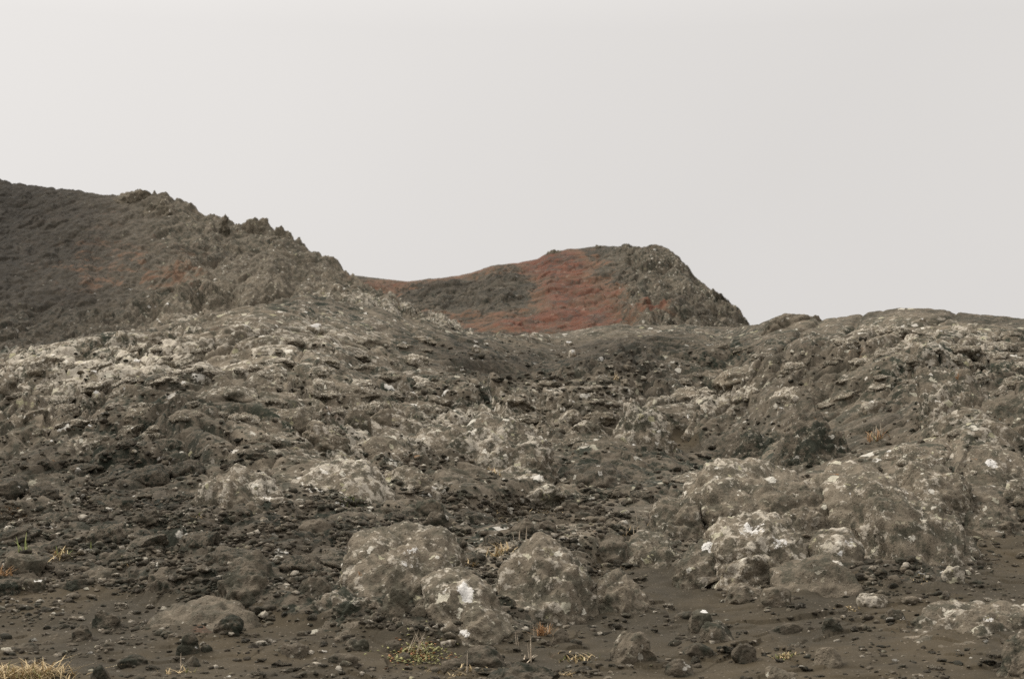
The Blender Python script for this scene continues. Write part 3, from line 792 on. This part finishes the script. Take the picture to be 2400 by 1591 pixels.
place('lava_stone', 'dark stone beside the rusty tuft under the cone-shaped outcrop', 'stone', (1294, 1472, 1338, 1506), 5, 67, .05, .55, .7)
place('lava_outcrop', 'low crumbly rubble ledge below the mossy undercut boulder', 'outcrop', (738, 1452, 864, 1494), 5, 68, .4, .75, .7, rough=1.8, bury=-.3)
place('lava_boulder', 'dark block with a sheer face left of the large dome boulder', BL, (696, 1350, 780, 1408), 5, 69, .15, .7, .5, box=4, cuts=4)
place('lava_boulder', 'big greyish block with a rough sheer front, left of centre', BL, (512, 1300, 674, 1406), 6, 70, .12, .68, .6, .8, box=3.4, cuts=5, rough=1.5, ref='the big greyish block')
for k, (b, l) in enumerate([((1200, 1214, 1250, 1252), 'domed black stone behind the four upright stems'), ((1316, 1170, 1362, 1196), 'black knob of lava right of the flattened straw'),
                            ((1346, 1198, 1394, 1222), 'dark lump of lava just below the black knob'), ((1254, 1220, 1304, 1244), 'low dark stone right of the four upright stems'),
                            ((985, 1200, 1058, 1242), 'rough black stone behind the large dome boulder'), ((962, 1166, 1040, 1214), 'slanted grey slab above the large dome boulder'),
                            ((700, 1216, 780, 1250), 'dark flat stone left of the slanted grey slab')]):
    place('lava_stone', l, 'stone', b, 5, 80 + k, .1, .55 if k != 5 else .8, .7, rough=1.3)
place('lava_outcrop', 'pale lichen-crusted mound with ring-shaped spots, left of centre', 'outcrop', (640, 1072, 925, 1182), 6, 90, .8, 1.0, .35, .9, box=2.1, cuts=0, low=.1, rough=.8, patches=[(-.2, -.55, .8, .35, .5)], ref='the pale ringed mound', bury=-.6)
place('lava_outcrop', 'broken left shoulder of the pale mound with dark hollows', 'outcrop', (445, 1092, 690, 1184), 6, 91, .7, .95, .5, .7, cuts=4, low=.25, rough=1.2, dents=[(-.35, -1.05, -.2, .45), (.35, -1.05, .0, .42)], bury=-.15)
place('lava_outcrop', 'low pale rock tongue reaching right from the ringed mound', 'outcrop', (870, 1094, 1044, 1152), 6, 92, .8, 1.0, .4, .7, low=.15, cuts=2, bury=-.6)
place('lava_outcrop', 'flat-topped pale ledge in the dark hollow right of the ringed mound', 'outcrop', (1126, 1106, 1328, 1154), 6, 93, .75, .95, .5, .6, box=2.8, ref='the flat-topped pale ledge', bury=-.3)
place('lava_outcrop', 'smooth brown lobe with white flakes above the ringed mound', 'outcrop', (820, 1014, 975, 1100), 6, 94, .5, 1.0, .2, 1.0, low=.12, cuts=1, rough=.6, patches=[(.0, -.3, .9, .15, .8), (.3, -.5, .7, .14, .8)], bury=-.6)
place('lava_outcrop', 'long rough outcrop with white flecks and a black slot, centre of the slope', 'outcrop', (895, 975, 1300, 1084), 6, 95, .72, .9, .65, .5, cuts=4, low=0.22, rough=1.4, dents=[(.55, -1.1, -.3, .35)], ref='the long flecked outcrop', bury=-.3)
place('lava_boulder', 'light-topped oval boulder on dark sand, upper of two', BL, (1296, 960, 1366, 988), 5, 96, .85, 1.0, .3)
place('lava_boulder', 'light-topped oval boulder on dark sand, lower of two', BL, (1342, 986, 1408, 1014), 5, 97, .85, 1.0, .3)
place('lava_boulder', 'blocky pale boulder with a black undercut above the ringed mound', BL, (708, 986, 826, 1052), 6, 98, .7, .95, .6, .8, box=3, dents=[(.2, -1.15, -.6, .55)])
place('lava_boulder', 'tall square-shouldered boulder beside the small round niche', BL, (806, 958, 874, 1006), 5, 99, .6, 1.0, .4, box=3.4)
place('lava_boulder', 'rounded boulder sitting in a dark niche', BL, (870, 958, 920, 998), 5, 100, .5, 1.0, .3, low=.1)
place('lava_outcrop', 'knobbly pale outcrop right of the two oval boulders', 'outcrop', (1424, 938, 1602, 1044), 6, 101, .7, .9, .6, .6, cuts=4, low=.28, rough=1.3, bury=-0.5)
place('lava_outcrop', 'spotted outcrop with a white crown in the middle of the right slope', 'outcrop', (1540, 930, 1790, 1000), 6, 102, .8, .95, .55, .6, cuts=4, low=.28, rough=1.3, patches=[(-.5, -.2, .85, .2, .8)], bury=-0.5)
place('lava_outcrop', 'dark crumbly mound peaking between the two halves of the right slope', 'outcrop', (1800, 962, 2010, 1096), 6, 103, .4, .62, .85, .7, cuts=5, low=0.2, rough=1.4, taper=0.2, ref='the dark crumbly mound', bury=-0.4)
place('lava_outcrop', 'ragged dark ledge running left from the crumbly mound', 'outcrop', (1660, 1006, 1860, 1096), 6, 104, .45, .6, .85, .6, cuts=3, low=0.25, rough=1.5, bury=-0.5)
place('lava_outcrop', 'rounded rocky dome with dark sides under the right-hand skyline', 'outcrop', (2150, 852, 2350, 962), 6, 105, .65, .85, .6, .8, low=.2, rough=1.3, bury=-.6)
place('lava_outcrop', 'diagonal split slab at the right edge', 'outcrop', (2262, 930, 2480, 1040), 6, 106, .35, .85, .6, .7, box=3.2, cuts=4, roll=-24, bury=-.3)
place('lava_outcrop', 'whaleback hump on the right-hand skyline', 'outcrop', (1780, 739, 1942, 782), 6, 107, .3, .85, .4, .7, low=.1, cuts=1, rough=.7, y=22, bury=-.6)
place('lava_boulder', 'black pitted rock standing on the crest of the pale slope', BL, (1116, 914, 1146, 944), 5, 108, .0, .42, .9, rough=2)
place('lava_boulder', 'olive lichen-green boulder behind the left ridge', BL, (396, 752, 442, 782), 5, 109, .2, 1.25, .0, cuts=5, y=20.6)
place('lava_boulder', 'white-topped flat boulder with a dark foot in the left foreground', BL, (52, 1354, 110, 1388), 5, 110, .2, .8, .5, patches=[(.35, -.3, .9, .5, 1.0)], ref='the white-topped flat boulder')
place('lava_stone', 'long black stone right of the white-topped flat boulder', 'stone', (136, 1356, 228, 1382), 5, 111, .0, .5, .8, .5)
place('lava_boulder', 'grey boulder with a slanted top behind the white-topped flat boulder', BL, (14, 1296, 106, 1342), 5, 112, .25, .85, .4, cuts=5)
place('lava_outcrop', 'long dark ledge of rubble behind the grey slanted boulder', 'outcrop', (130, 1302, 345, 1334), 6, 113, .15, .55, .8, .35, rough=1.8, bury=-.3)
place('lava_stone', 'low brown mound-like stone in the left foreground', 'stone', (190, 1326, 282, 1354), 5, 114, .1, .7, .4, bury=-.6)
place('lava_boulder', 'cone-shaped dark boulder with a pale crescent edge, lower left', BL, (412, 1482, 474, 1536), 5, 115, .1, .58, .7, taper=.4, patches=[(.75, -.5, .3, .3, .55)], ref='the cone-shaped dark boulder')
place('lava_stone', 'small black stone touching the cone-shaped dark boulder', 'stone', (464, 1508, 498, 1530), 4, 116, .0, .5, .7)
place('lava_outcrop', 'smooth buried swell of lava with a rubble-filled hollow, lower left', 'outcrop', (325, 1404, 620, 1500), 6, 117, .18, .78, .3, .9, box=2.1, low=.12, cuts=1, rough=.7, ref='the smooth buried swell', bury=-.6)
place('lava_stone', 'black crumbly stone on the rim of the smooth buried swell', 'stone', (500, 1448, 562, 1488), 5, 118, .0, .45, .9, rough=1.9)
place('lava_stone', 'oblong black stone near the bottom edge, left', 'stone', (278, 1534, 346, 1562), 5, 119, .0, .45, .8, box=3)
place('lava_boulder', 'black rounded boulder cut by the bottom edge, left', BL, (212, 1554, 260, 1600), 5, 120, .0, .42, .8, rough=1.4)
place('lava_stone', 'pointed dark stone near the bottom edge below the cone-shaped boulder', 'stone', (434, 1536, 472, 1562), 4, 121, .0, .55, .7, taper=.4)
place('lava_boulder', 'dark boulder with a square shoulder above the oblong black stone', BL, (216, 1428, 282, 1476), 5, 122, .05, .52, .8, box=3)
place('lava_stone', 'rough dark stone left of the square-shouldered dark boulder', 'stone', (168, 1462, 216, 1500), 5, 123, .05, .5, .8)
place('lava_stone', 'long dark stone above the straw tuft in the lower left corner', 'stone', (32, 1508, 94, 1530), 5, 124, .0, .5, .8)
place('lava_outcrop', 'cluster-like ledge of black lava left of the big greyish block', 'outcrop', (334, 1336, 490, 1388), 6, 125, .08, .55, .85, .5, rough=2.2, low=.35, bury=-.3)
place('lava_stone', 'dark stone with a tan chip near the bottom edge', 'stone', (648, 1508, 724, 1542), 5, 126, .1, .55, .7)
PALE_REF = {0: 'the white-streaked boulder', 1: 'the high right-hand white stone', 7: 'the flat white stone under the hill', 9: 'the flat white crest stone',
            12: 'the largest left-ridge white stone', 13: 'the tall pale stone', 15: 'the pale flake at left', 16: 'the broad white stone'}
for k, (b, l) in enumerate([((2018, 940, 2086, 968), 'long white-streaked boulder under the right-hand dome'), ((2192, 774, 2214, 787), 'small white stone high on the right-hand swell'), ((2194, 882, 2216, 898), 'white stone on the side of the rocky dome'),
                            ((1820, 954, 1842, 970), 'white stone left of the dark crumbly mound'), ((2072, 1054, 2096, 1066), 'white flake of rock below the reddish tuft'), ((2150, 746, 2172, 757), 'white stone close under the right-hand skyline'),
                            ((1104, 808, 1128, 828), 'white boulder near the foot of the red hill'), ((1322, 799, 1346, 810), 'flat white stone below the red hill'), ((1332, 820, 1352, 836), 'white stone below the flat white one under the red hill'),
                            ((955, 919, 982, 932), 'white flat stone on the crest of the pale slope'), ((208, 868, 236, 883), 'white elongated stone on the left ridge'), ((308, 842, 336, 857), 'white stone high on the left ridge'),
                            ((212, 916, 240, 936), 'largest white stone on the left ridge'), ((418, 893, 440, 912), 'tall pale stone right of the left ridge'), ((114, 1030, 128, 1044), 'small white stone on the dark left slope'),
                            ((202, 994, 222, 1008), 'pale flake on the dark left slope'), ((718, 760, 760, 782), 'broad white stone near the top of the pale slope')]):
    place('pale_stone', l, 'stone', b, 4, 130 + k, .95, 1.15, .0, .7, ref=PALE_REF.get(k), patches=[(0, -.4, .9, 1.0, .72)], cuts=5)

# crags on the hill crests
def crag(label, u0, v0, u1, v1, y, seed, **kw):
    place('crag', label, 'crag', (u0 * K, v0 * K - (7 if y < 70 and y > 40 else -2), u1 * K, v1 * K), 5, seed, .25, .85, .3, .9, y=y, rough=.9, detail=1.5, low=.45, bury=.0, cuts=10, lump=.1, **kw)
crag('blunt dark crag overhanging the crest of the left hill', 330, 462, 442, 506, 60, 160)
crag('long low crag on the rounded brow of the left hill', 262, 446, 372, 476, 62, 161)
crag('tiny pointed pinnacle standing alone on the left crest', 503, 505, 530, 534, 59.5, 162, taper=.4)
crag('jagged peaked crag on the left crest right of the pinnacle', 556, 509, 640, 560, 59.5, 163, taper=.3)
crag('stepped crag leading down from the jagged peak', 622, 528, 690, 590, 59, 164)
crag('small knob on the left edge of the red hilltop', 1258, 577, 1310, 596, 79, 165)
crag('little bump in the middle of the red hilltop', 1372, 566, 1402, 580, 79, 166)
crag('dark knob at the right end of the red hilltop', 1500, 566, 1540, 596, 75.5, 167)
crag('dark lump where the red hill meets the lava field', 1428, 750, 1496, 776, 25, 168)

# ------------------------------------------------------------------ low slabs and lobes of lava breaking out of the slope
SLABS = []
STEM = [rock_points(5, 900 + k, (.55, .55, .27), box=2.3 + .3 * (k % 3), cuts=k % 3, low=.30, rough=.8 + .4 * (k % 2), lump=.09, seam=.05, back=.30, detail=.62) for k in range(14)]
sr = np.random.default_rng(77)
occ = [(q[1], q[2], (q[0].dimensions.x * .5) / q[0].location.y * FPX) for q in ROCKS]
def slab_field(cnt, u0, u1, v0, v1, lmin, dark):
    n = t = 0
    while n < cnt and t < 4000:
        t += 1
        u, v = sr.uniform(u0, u1), sr.uniform(v0, v1)
        if v < float(crest_near(u)) + 26: continue
        z = float(np.clip(blob(u, v, LICH_BL), 0, 1))
        if z < lmin: continue
        w = float(np.clip(sr.lognormal(4.75, .45), 55, 290)) * (.55 + .45 * (v - 780) / 330)
        if any(abs(u - a) < (c + w * .5) * .8 and abs(v - 10 - b) < (c + w * .5) * .33 for a, b, c in occ): continue
        occ.append((u, v - w * .1, w * .42))
        SLABS.append((u, v, w, z, dark)); n += 1
slab_field(95, -40, 1260, 800, 1062, .3, 0)
slab_field(62, 1560, 2420, 785, 1130, .22, 0)
slab_field(8, 1260, 1560, 900, 1080, .1, 0)
slab_field(34, -20, 900, 1050, 1400, .0, 1)
slab_field(12, 880, 1620, 1090, 1330, .0, 1)
slab_mesh = {}
slab_objs = []
for i, (u, v, w, z, dark) in enumerate(SLABS):
    k = i % len(STEM)
    if k not in slab_mesh:
        o = make_rock('lava_lobe', STEM[k]); slab_mesh[k] = o
    else:
        o = slab_mesh[k].copy(); COL.objects.link(o)
    y = y_at(u, v)
    sc = w / FPX * y / 1.1
    yc = y + sc * .45
    xc = float(ray(u, v)[0]) * yc
    o.scale = (sc, sc * sr.uniform(.8, 1.2), sc * sr.uniform(.75, 1.25))
    o.location = (xc, yc, ground_z_uy(u, y) + .035 * sc)
    lean = 9 if u < 480 else (-8 if u < 1300 else sr.uniform(-6, 10))
    o.rotation_euler = (math.radians(sr.uniform(-3, 8)), math.radians(-lean + sr.uniform(-6, 6)), sr.uniform(-.5, .5))
    o['lichen'] = float(.12 if dark else np.clip(.52 + .4 * z + sr.uniform(-.15, .15), .3, .95))
    o['tone'] = float(sr.uniform(.55, .8) if dark else sr.uniform(.92, 1.2)); o['moss'] = float(sr.uniform(.5, .8) if dark else sr.uniform(.15, .45))
    slab_objs.append((o, u, v, w, 3 if dark else 4))

# ------------------------------------------------------------------ loose stones: about two hundred countable ones
DIRW = []
TEMPL = []
for k in range(14):
    rough = 1.6 if k % 2 else .9
    P = rock_points(4, 500 + k, (.5, .42, .32) if k % 3 else (.55, .40, .22), box=2.2 + (k % 4) * .5, cuts=5, low=.5, rough=rough)
    TEMPL.append(P)
templ_mesh = []
rng = np.random.default_rng(42)
taken = [(float(o.location.x), float(o.location.y), max(o.dimensions.x, o.dimensions.y) * .42) for o in [q[0] for q in ROCKS] + [q[0] for q in slab_objs]]
LOOSE = []
tries = 0
while len(LOOSE) < 200 and tries < 6000:
    tries += 1
    v = 1600 - abs(rng.normal()) * 210 if rng.random() < .75 else rng.uniform(850, 1400)
    u = rng.uniform(5, 2395)
    if v < float(crest_near(u)) + 30 or v > 1596: continue
    w = float(np.clip(rng.lognormal(3.0, .4), 12, 50)) * (.6 + .4 * (v - 800) / 791)
    y = y_at(u, v)
    x = ray(u, v)[0] * y
    r = w / FPX * y / 2
    if any((x - a) ** 2 + (y - b) ** 2 < (r * .7 + c) ** 2 for a, b, c in taken): continue
    taken.append((x, y, r))
    k = int(rng.integers(len(TEMPL)))
    LOOSE.append([u, v, w, x, y, r, k])
meshes = {}
loose_objs = []
for i, (u, v, w, x, y, r, k) in enumerate(LOOSE):
    if k not in meshes:
        o = make_rock('loose_stone', TEMPL[k]); meshes[k] = o
    else:
        o = meshes[k].copy(); COL.objects.link(o)
    s = r / .5 * rng.uniform(.95, 1.1)
    o.scale = (s, s * rng.uniform(.8, 1.1), s * rng.uniform(.5, .85))
    o.location = (x, y, gz(x, y) + s * rng.uniform(-.09, .03))
    o.rotation_euler = (rng.uniform(-.25, .25), rng.uniform(-.25, .25), rng.uniform(0, 6.28))
    if v > 1250:
        t = rng.choice([0, 0, 0, 0, 1, 1, 2])
    else:
        t = rng.choice([0, 0, 1, 1, 2])
    o['tone'] = float([rng.uniform(.5, .72), rng.uniform(.75, .95), rng.uniform(.95, 1.15)][t])
    o['lichen'] = float([.02, .3, .8][t]); o['moss'] = float([.85, .5, .15][t])
    loose_objs.append((o, u, v, w, int(t)))
# describe each loose stone from what stands near it
marks = [(q[1], q[2], q[3]) for q in ROCKS if q[3]]
slots = {}
for o, u, v, w, t in loose_objs + slab_objs:
    m = min(marks, key=lambda q: (q[0] - u) ** 2 + ((q[1] - v) * 1.6) ** 2)
    du, dv = u - m[0], (v - m[1]) * 1.6
    d = ('right of' if du > 0 else 'left of') if abs(du) > abs(dv) else ('below' if dv > 0 else 'above')
    key = (['dark loose stone', 'grey-brown loose stone', 'pale lichen-spotted loose stone', 'low dark lava lobe', 'low lichen-flecked lava lobe'][t], d, m[2])
    slots.setdefault(key, []).append((du * du + dv * dv, o, w))
ORD = ['nearest', 'second nearest', 'third nearest', 'fourth nearest', 'fifth nearest', 'sixth nearest', 'seventh nearest', 'eighth nearest', 'ninth nearest', 'tenth nearest', 'eleventh nearest', 'twelfth nearest', 'thirteenth nearest', 'fourteenth nearest', 'fifteenth nearest', 'sixteenth nearest', 'seventeenth nearest', 'eighteenth nearest', 'nineteenth nearest', 'twentieth nearest']
for (tw, d, ref), lst in slots.items():
    lst.sort(key=lambda q: q[0])
    for j, (_, o, w) in enumerate(lst):
        lab = f'{tw} {d} {ref}' if len(lst) == 1 else f'{ORD[min(j, 19)]} {tw} {d} {ref}'
        if 'lobe' in tw: tag(o, lab, 'lava lobe', 'low lobes of lava breaking out of the slope')
        else: tag(o, lab, 'stone', 'loose stones strewn over the black sand')

# rubble too small and too many to count: one object
def rubble():
    V_, F_, C_, T_, off = [], [], [], [], 0
    tv = [rock_points(lv, 700 + k, (.5, .42, .38), box=2.6, cuts=8, low=.45, rough=1.3) for lv in (1, 2) for k in range(9)]
    rg = np.random.default_rng(9)
    cl = lambda u, v: float(np.clip(.55 + 1.1 * fbm2(np.array([u * .006]), np.array([v * .018]), 3, 611)[0], .06, 1))
    n = 0
    while n < 17500:
        u = rg.uniform(-200, 2600); v = rg.uniform(790, 1640)
        if v < float(crest_near(u)) + 6: continue
        dens = (.06 if v < 1150 else .36) + .6 * math.exp(-((v - 1260) / 170) ** 2) * (1 if u < 1450 else .4) + .3 * math.exp(-((u - 1350) / 350) ** 2 - ((v - 890) / 80) ** 2)
        if rg.random() > dens * cl(u, v) * (1 - .72 * float(sstep(1330, 1420, v)) * (1 if u > 1400 else .6)): continue
        w = float(np.clip(rg.lognormal(2.32, .55), 4, 36)) * (.55 + .45 * (v - 790) / 800)
        y = y_at(u, v)
        x = float(ray(u, v)[0]) * y
        s = w / FPX * y
        p, f, _, _ = tv[n % 9 + (9 if w > 10 else 0)]
        a = rg.uniform(0, 6.28); ca, sa = math.cos(a), math.sin(a)
        R = np.array([[ca, -sa, 0], [sa, ca, 0], [0, 0, rg.uniform(.55, 1.0)]], F)
        V_.append((p @ R.T) * s + np.array((x, y, ground_z_uy(u, y) + rg.uniform(-.10, .06) * s), F))
        F_.append(f + off); off += len(p); n += 1
        kd = rg.choice(3, p=[.62, .30, .08]); C_.append(np.full(len(p), (.0, .35, 1.1)[kd])); T_.append(np.full(len(p), (rg.uniform(.55, 1.1), rg.uniform(.0, .4), 0)[kd]))
    Vv, Ff, Cc = np.concatenate(V_), np.concatenate(F_), np.concatenate(C_)
    o = mesh_obj('rubble', Vv, Ff.reshape(-1), np.full(len(Ff), 3, np.int32), M_ROCK, attrs={'crest': Cc, 'patch': np.zeros(len(Vv)), 'stone_kind': np.concatenate(T_)})
    o['lichen'], o['tone'], o['moss'] = .7, .95, .5
    tag(o, 'fine lava rubble scattered all over the slope', 'rubble', kind='stuff')
rubble()

# ------------------------------------------------------------------ grass and plants
class Blades:
    def __init__(s): s.v, s.f = [], []
    def blade(s, base, h, lean, az, width, curl=.5, n=5):
        "a tapering folded blade (V section, real thickness)"
        d = np.array((math.cos(az), math.sin(az), 0)); side = np.array((-d[1], d[0], 0))
        i0 = len(s.v)
        for k in range(n + 1):
            t = k / n
            c = np.array(base) + d * lean * (t ** (1 + curl)) + np.array((0, 0, 1)) * h * (t - .35 * curl * t * t)
            w = width * (1 - t) ** .6 * .5 + width * .06
            s.v += [c - side * w, c + d * w * .6, c + side * w, c - d * w * .25]
        for k in range(n):
            a = i0 + 4 * k
            for j in range(4):
                s.f.append((a + j, a + (j + 1) % 4, a + 4 + (j + 1) % 4, a + 4 + j))
        s.f.append((i0, i0 + 3, i0 + 2, i0 + 1))
    def leaf(s, c, size, az, tilt):
        d = np.array((math.cos(az) * math.cos(tilt), math.sin(az) * math.cos(tilt), math.sin(tilt)))
        side = np.array((-math.sin(az), math.cos(az), 0)) * size * .32
        up = np.array((0, 0, size * .10))
        i = len(s.v); c = np.array(c)
        s.v += [c, c + d * size * .5 + side, c + d * size, c + d * size * .5 - side, c + d * size * .45 + up, c + d * size * .45 - up]
        for a, b in ((0, 1), (1, 2), (2, 3), (3, 0)):
            s.f.append((i + a, i + b, i + 4)); s.f.append((i + b, i + a, i + 5))
    def build(s, name, mat, parent):
        f = [x for q in s.f for x in q]
        return mesh_obj(name, np.array(s.v, F), np.array(f, np.int32), np.array([len(q) for q in s.f], np.int32), mat, parent, smooth=False)

def root(name, label, cat, u, v, group=None):
    y = y_at(u, v)
    x = float(ray(u, v)[0]) * y
    e = bpy.data.objects.new(name, None)
    COL.objects.link(e)
    e.location = (x, y, gz(x, y) - .01)
    e.empty_display_size = .1
    tag(e, label, cat, group)
    return e, y / FPX

gr = random.Random(5)
def lz(e, dx, dy):
    return gz(e.location.x + dx, e.location.y + dy) - e.location.z

def tuft(label, u, v, width, h, n_straw=0, n_green=0, n_stem=0, mat=None, flat=.5, name='grass_tuft', cat='grass tuft', thick=1.0, stem_h=None):
    e, m = root(name, label, cat, u, v, 'tufts of dry grass among the stones')
    def fill(cnt, hh, w, ln):
        B = Blades()
        for _ in range(cnt):
            dx = gr.gauss(0, width / 3.2) * m; dy = gr.gauss(0, width / 4) * m * .8
            k = gr.uniform(.45, 1.1)
            B.blade((dx, dy, lz(e, dx, dy) - .005), 1.15 * hh * m * k * (1 - .5 * flat * gr.random()), ln * hh * m * gr.uniform(.2, 1.6), gr.uniform(0, 6.28), w * gr.uniform(.7, 1.3))
        return B
    if 0 < n_straw <= 50:
        for _ in range(n_straw): fill(1, 1.1 * h, .0085 * thick, .5 + flat).build('straw', mat or M_STRAW, e)
    elif n_straw: fill(int(n_straw * 2.0), 1.1 * h, .0075 * thick, .5 + flat).build('straw', mat or M_STRAW, e)
    if 0 < n_green <= 20:
        for _ in range(n_green): fill(1, h * 1.1, .007 * thick, .5).build('blade', M_GREEN, e)
    elif n_green: fill(n_green, h * 1.1, .007 * thick, .5).build('green_blades', M_GREEN, e)
    for _ in range(n_stem):
        B = Blades()
        dx = gr.gauss(0, width / 2.6) * m; dy = gr.gauss(0, width / 6) * m
        B.blade((dx, dy, lz(e, dx, dy) - .01), 1.25 * (stem_h or h) * m * gr.uniform(.7, 1.1), (stem_h or h) * m * gr.uniform(.02, .25), gr.uniform(0, 6.28), .0085 * thick, .15)
        B.build('stem', M_STEM, e)
    return e

tuft('sparse green grass blades sprouting from pale straw behind the grey slanted boulder', 138, 1306, 60, 32, 26, 8, 0, flat=.9)
tuft('few long green blades at the far left behind the grey slanted boulder', 60, 1298, 40, 44, 0, 7, 0, flat=.2)
tuft('single short slanting green blade on dark rubble at left', 216, 1290, 6, 26, 0, 1, 0, flat=.1, thick=1.5)
tuft('rusty straw tuft at the left edge', 8, 1352, 30, 34, 26, 0, 0, M_RUSTY, .4)
tuft('wide straw tuft filling the lower left corner', 70, 1588, 150, 40, 150, 14, 0, flat=.9)
tuft('small straw sprig with one green blade on the left sand', 288, 1330, 22, 16, 10, 1, 0)
tuft('short sprig beside the square-shouldered dark boulder', 268, 1452, 24, 14, 10, 4, 0)
tuft('straw with one tall stem near the bottom edge, left', 412, 1576, 60, 16, 22, 3, 1, stem_h=50, flat=.9)
tuft('pale dry tuft growing between the large dome and the cone-shaped outcrop', 1170, 1300, 40, 28, 46, 0, 3)
tuft('orange straw in the gap behind the white-patched boulder', 1100, 1324, 36, 14, 26, 0, 0, flat=.7)
tuft('flattened straw streak on dark sand above the large dome', 1168, 1210, 60, 8, 30, 0, 0, flat=1)
tuft('longest flattened straw streak, right of the first streak', 1270, 1198, 90, 9, 34, 0, 0, flat=1)
tuft('four upright bleached stems on the dark flat', 1226, 1266, 70, 26, 0, 0, 4, stem_h=34, name='dry_stems', cat='dry stems')
tuft('row of eight pale upright stems left of the rounded boulder cluster', 1548, 1226, 60, 30, 6, 0, 8, stem_h=50, name='dry_stems', cat='dry stems')
tuft('short grey stems just below the row of pale stems', 1480, 1258, 36, 18, 8, 0, 5, stem_h=24, name='dry_stems', cat='dry stems')
tuft('rust-brown tuft at the foot of the cone-shaped outcrop', 1276, 1488, 34, 32, 34, 0, 2, M_RUSTY, .3)
tuft('lone dead stem left of the rust-brown tuft', 1214, 1512, 8, 30, 0, 0, 2, stem_h=36, name='dry_stems', cat='dry stems')
tuft('pair of thin dead stems with grey twigs below the rust-brown tuft', 1244, 1550, 40, 20, 12, 0, 2, M_STEM, .8, stem_h=54, name='dry_stems', cat='dry stems')
tuft('low yellow-green grass right of the dead stems', 1352, 1546, 70, 14, 50, 16, 0, flat=.8)
tuft('straw wisps along the bottom edge below the green mat', 1066, 1584, 90, 14, 36, 0, 1, stem_h=50, flat=.9)
tuft('orange straw at the right end of the wide black boulder', 1322, 1582, 40, 14, 22, 0, 0, flat=.8)
tuft('yellow and red wiry tuft right of the dark crumbly mound', 2058, 1030, 36, 30, 24, 4, 6, M_RUSTY, .3, stem_h=34)
tuft('yellowish cushion of grass on open sand, lower right', 1840, 1540, 44, 12, 50, 20, 0, flat=.7)
tuft('thin straw line on the sand under the rugged outcrop', 2270, 1318, 110, 6, 26, 0, 0, flat=1)
tuft('orange straw patch under the blocky pale boulder', 796, 1048, 50, 9, 34, 0, 0, flat=.9)
tuft('green sprouts at the foot of the pale ringed mound', 826, 1180, 46, 14, 0, 18, 0, flat=.4)
tuft('brown straw patch at the far left on dark rubble', 40, 1214, 50, 10, 34, 0, 0, M_RUSTY, .9)
tuft('brown straw patch right of the far left one on dark rubble', 172, 1218, 36, 9, 24, 0, 0, M_RUSTY, .9)
tuft('pale straw wisp below the smooth buried swell of the broken mound shoulder', 455, 1216, 30, 14, 16, 3, 0, flat=.8)
tuft('tan grass sprig by the flat-topped pale ledge', 1160, 1108, 30, 14, 20, 0, 0)
tuft('thin twig sprig high in the dark hollow under the red hill', 1446, 892, 20, 20, 6, 0, 3, stem_h=22)
tuft('straw streak beside the pale pointed stone', 1990, 1424, 40, 8, 22, 0, 0, flat=.9)
tuft('reddish straw left of the cream and grey stone', 2158, 1356, 44, 9, 24, 0, 0, flat=.9)
# the green mat of leaves with tall stems
e, m = root('low_plant', 'low mat of green and reddish leaves with tall dead stems below the flat slab', 'plant', 980, 1538, None)
for nm, mat, cnt in (('leaves', M_LEAF, 420), ('reddish_leaves', M_SORREL, 120)):
    B = Blades()
    for _ in range(cnt):
        dx = gr.gauss(0, 34) * m; dy = gr.gauss(0, 26) * m * 1.6
        B.leaf((dx, dy, lz(e, dx, dy) + gr.uniform(0, .022)), gr.uniform(.014, .030), gr.uniform(0, 6.28), gr.uniform(-.1, .8))
    B.build(nm, mat, e)
for du, hh in ((-28, 56), (-22, 62), (-8, 58), (-5, 60), (12, 62), (16, 54), (24, 56), (-46, 48)):
    B = Blades()
    dx = du * m
    B.blade((dx, gr.uniform(-.03, .05), lz(e, dx, 0) - .01), hh * m * 1.1, (.05 if du > -40 else .12), 3.0 if du > 0 else .2, .009, .15)
    B.build('stem', M_STEM, e)
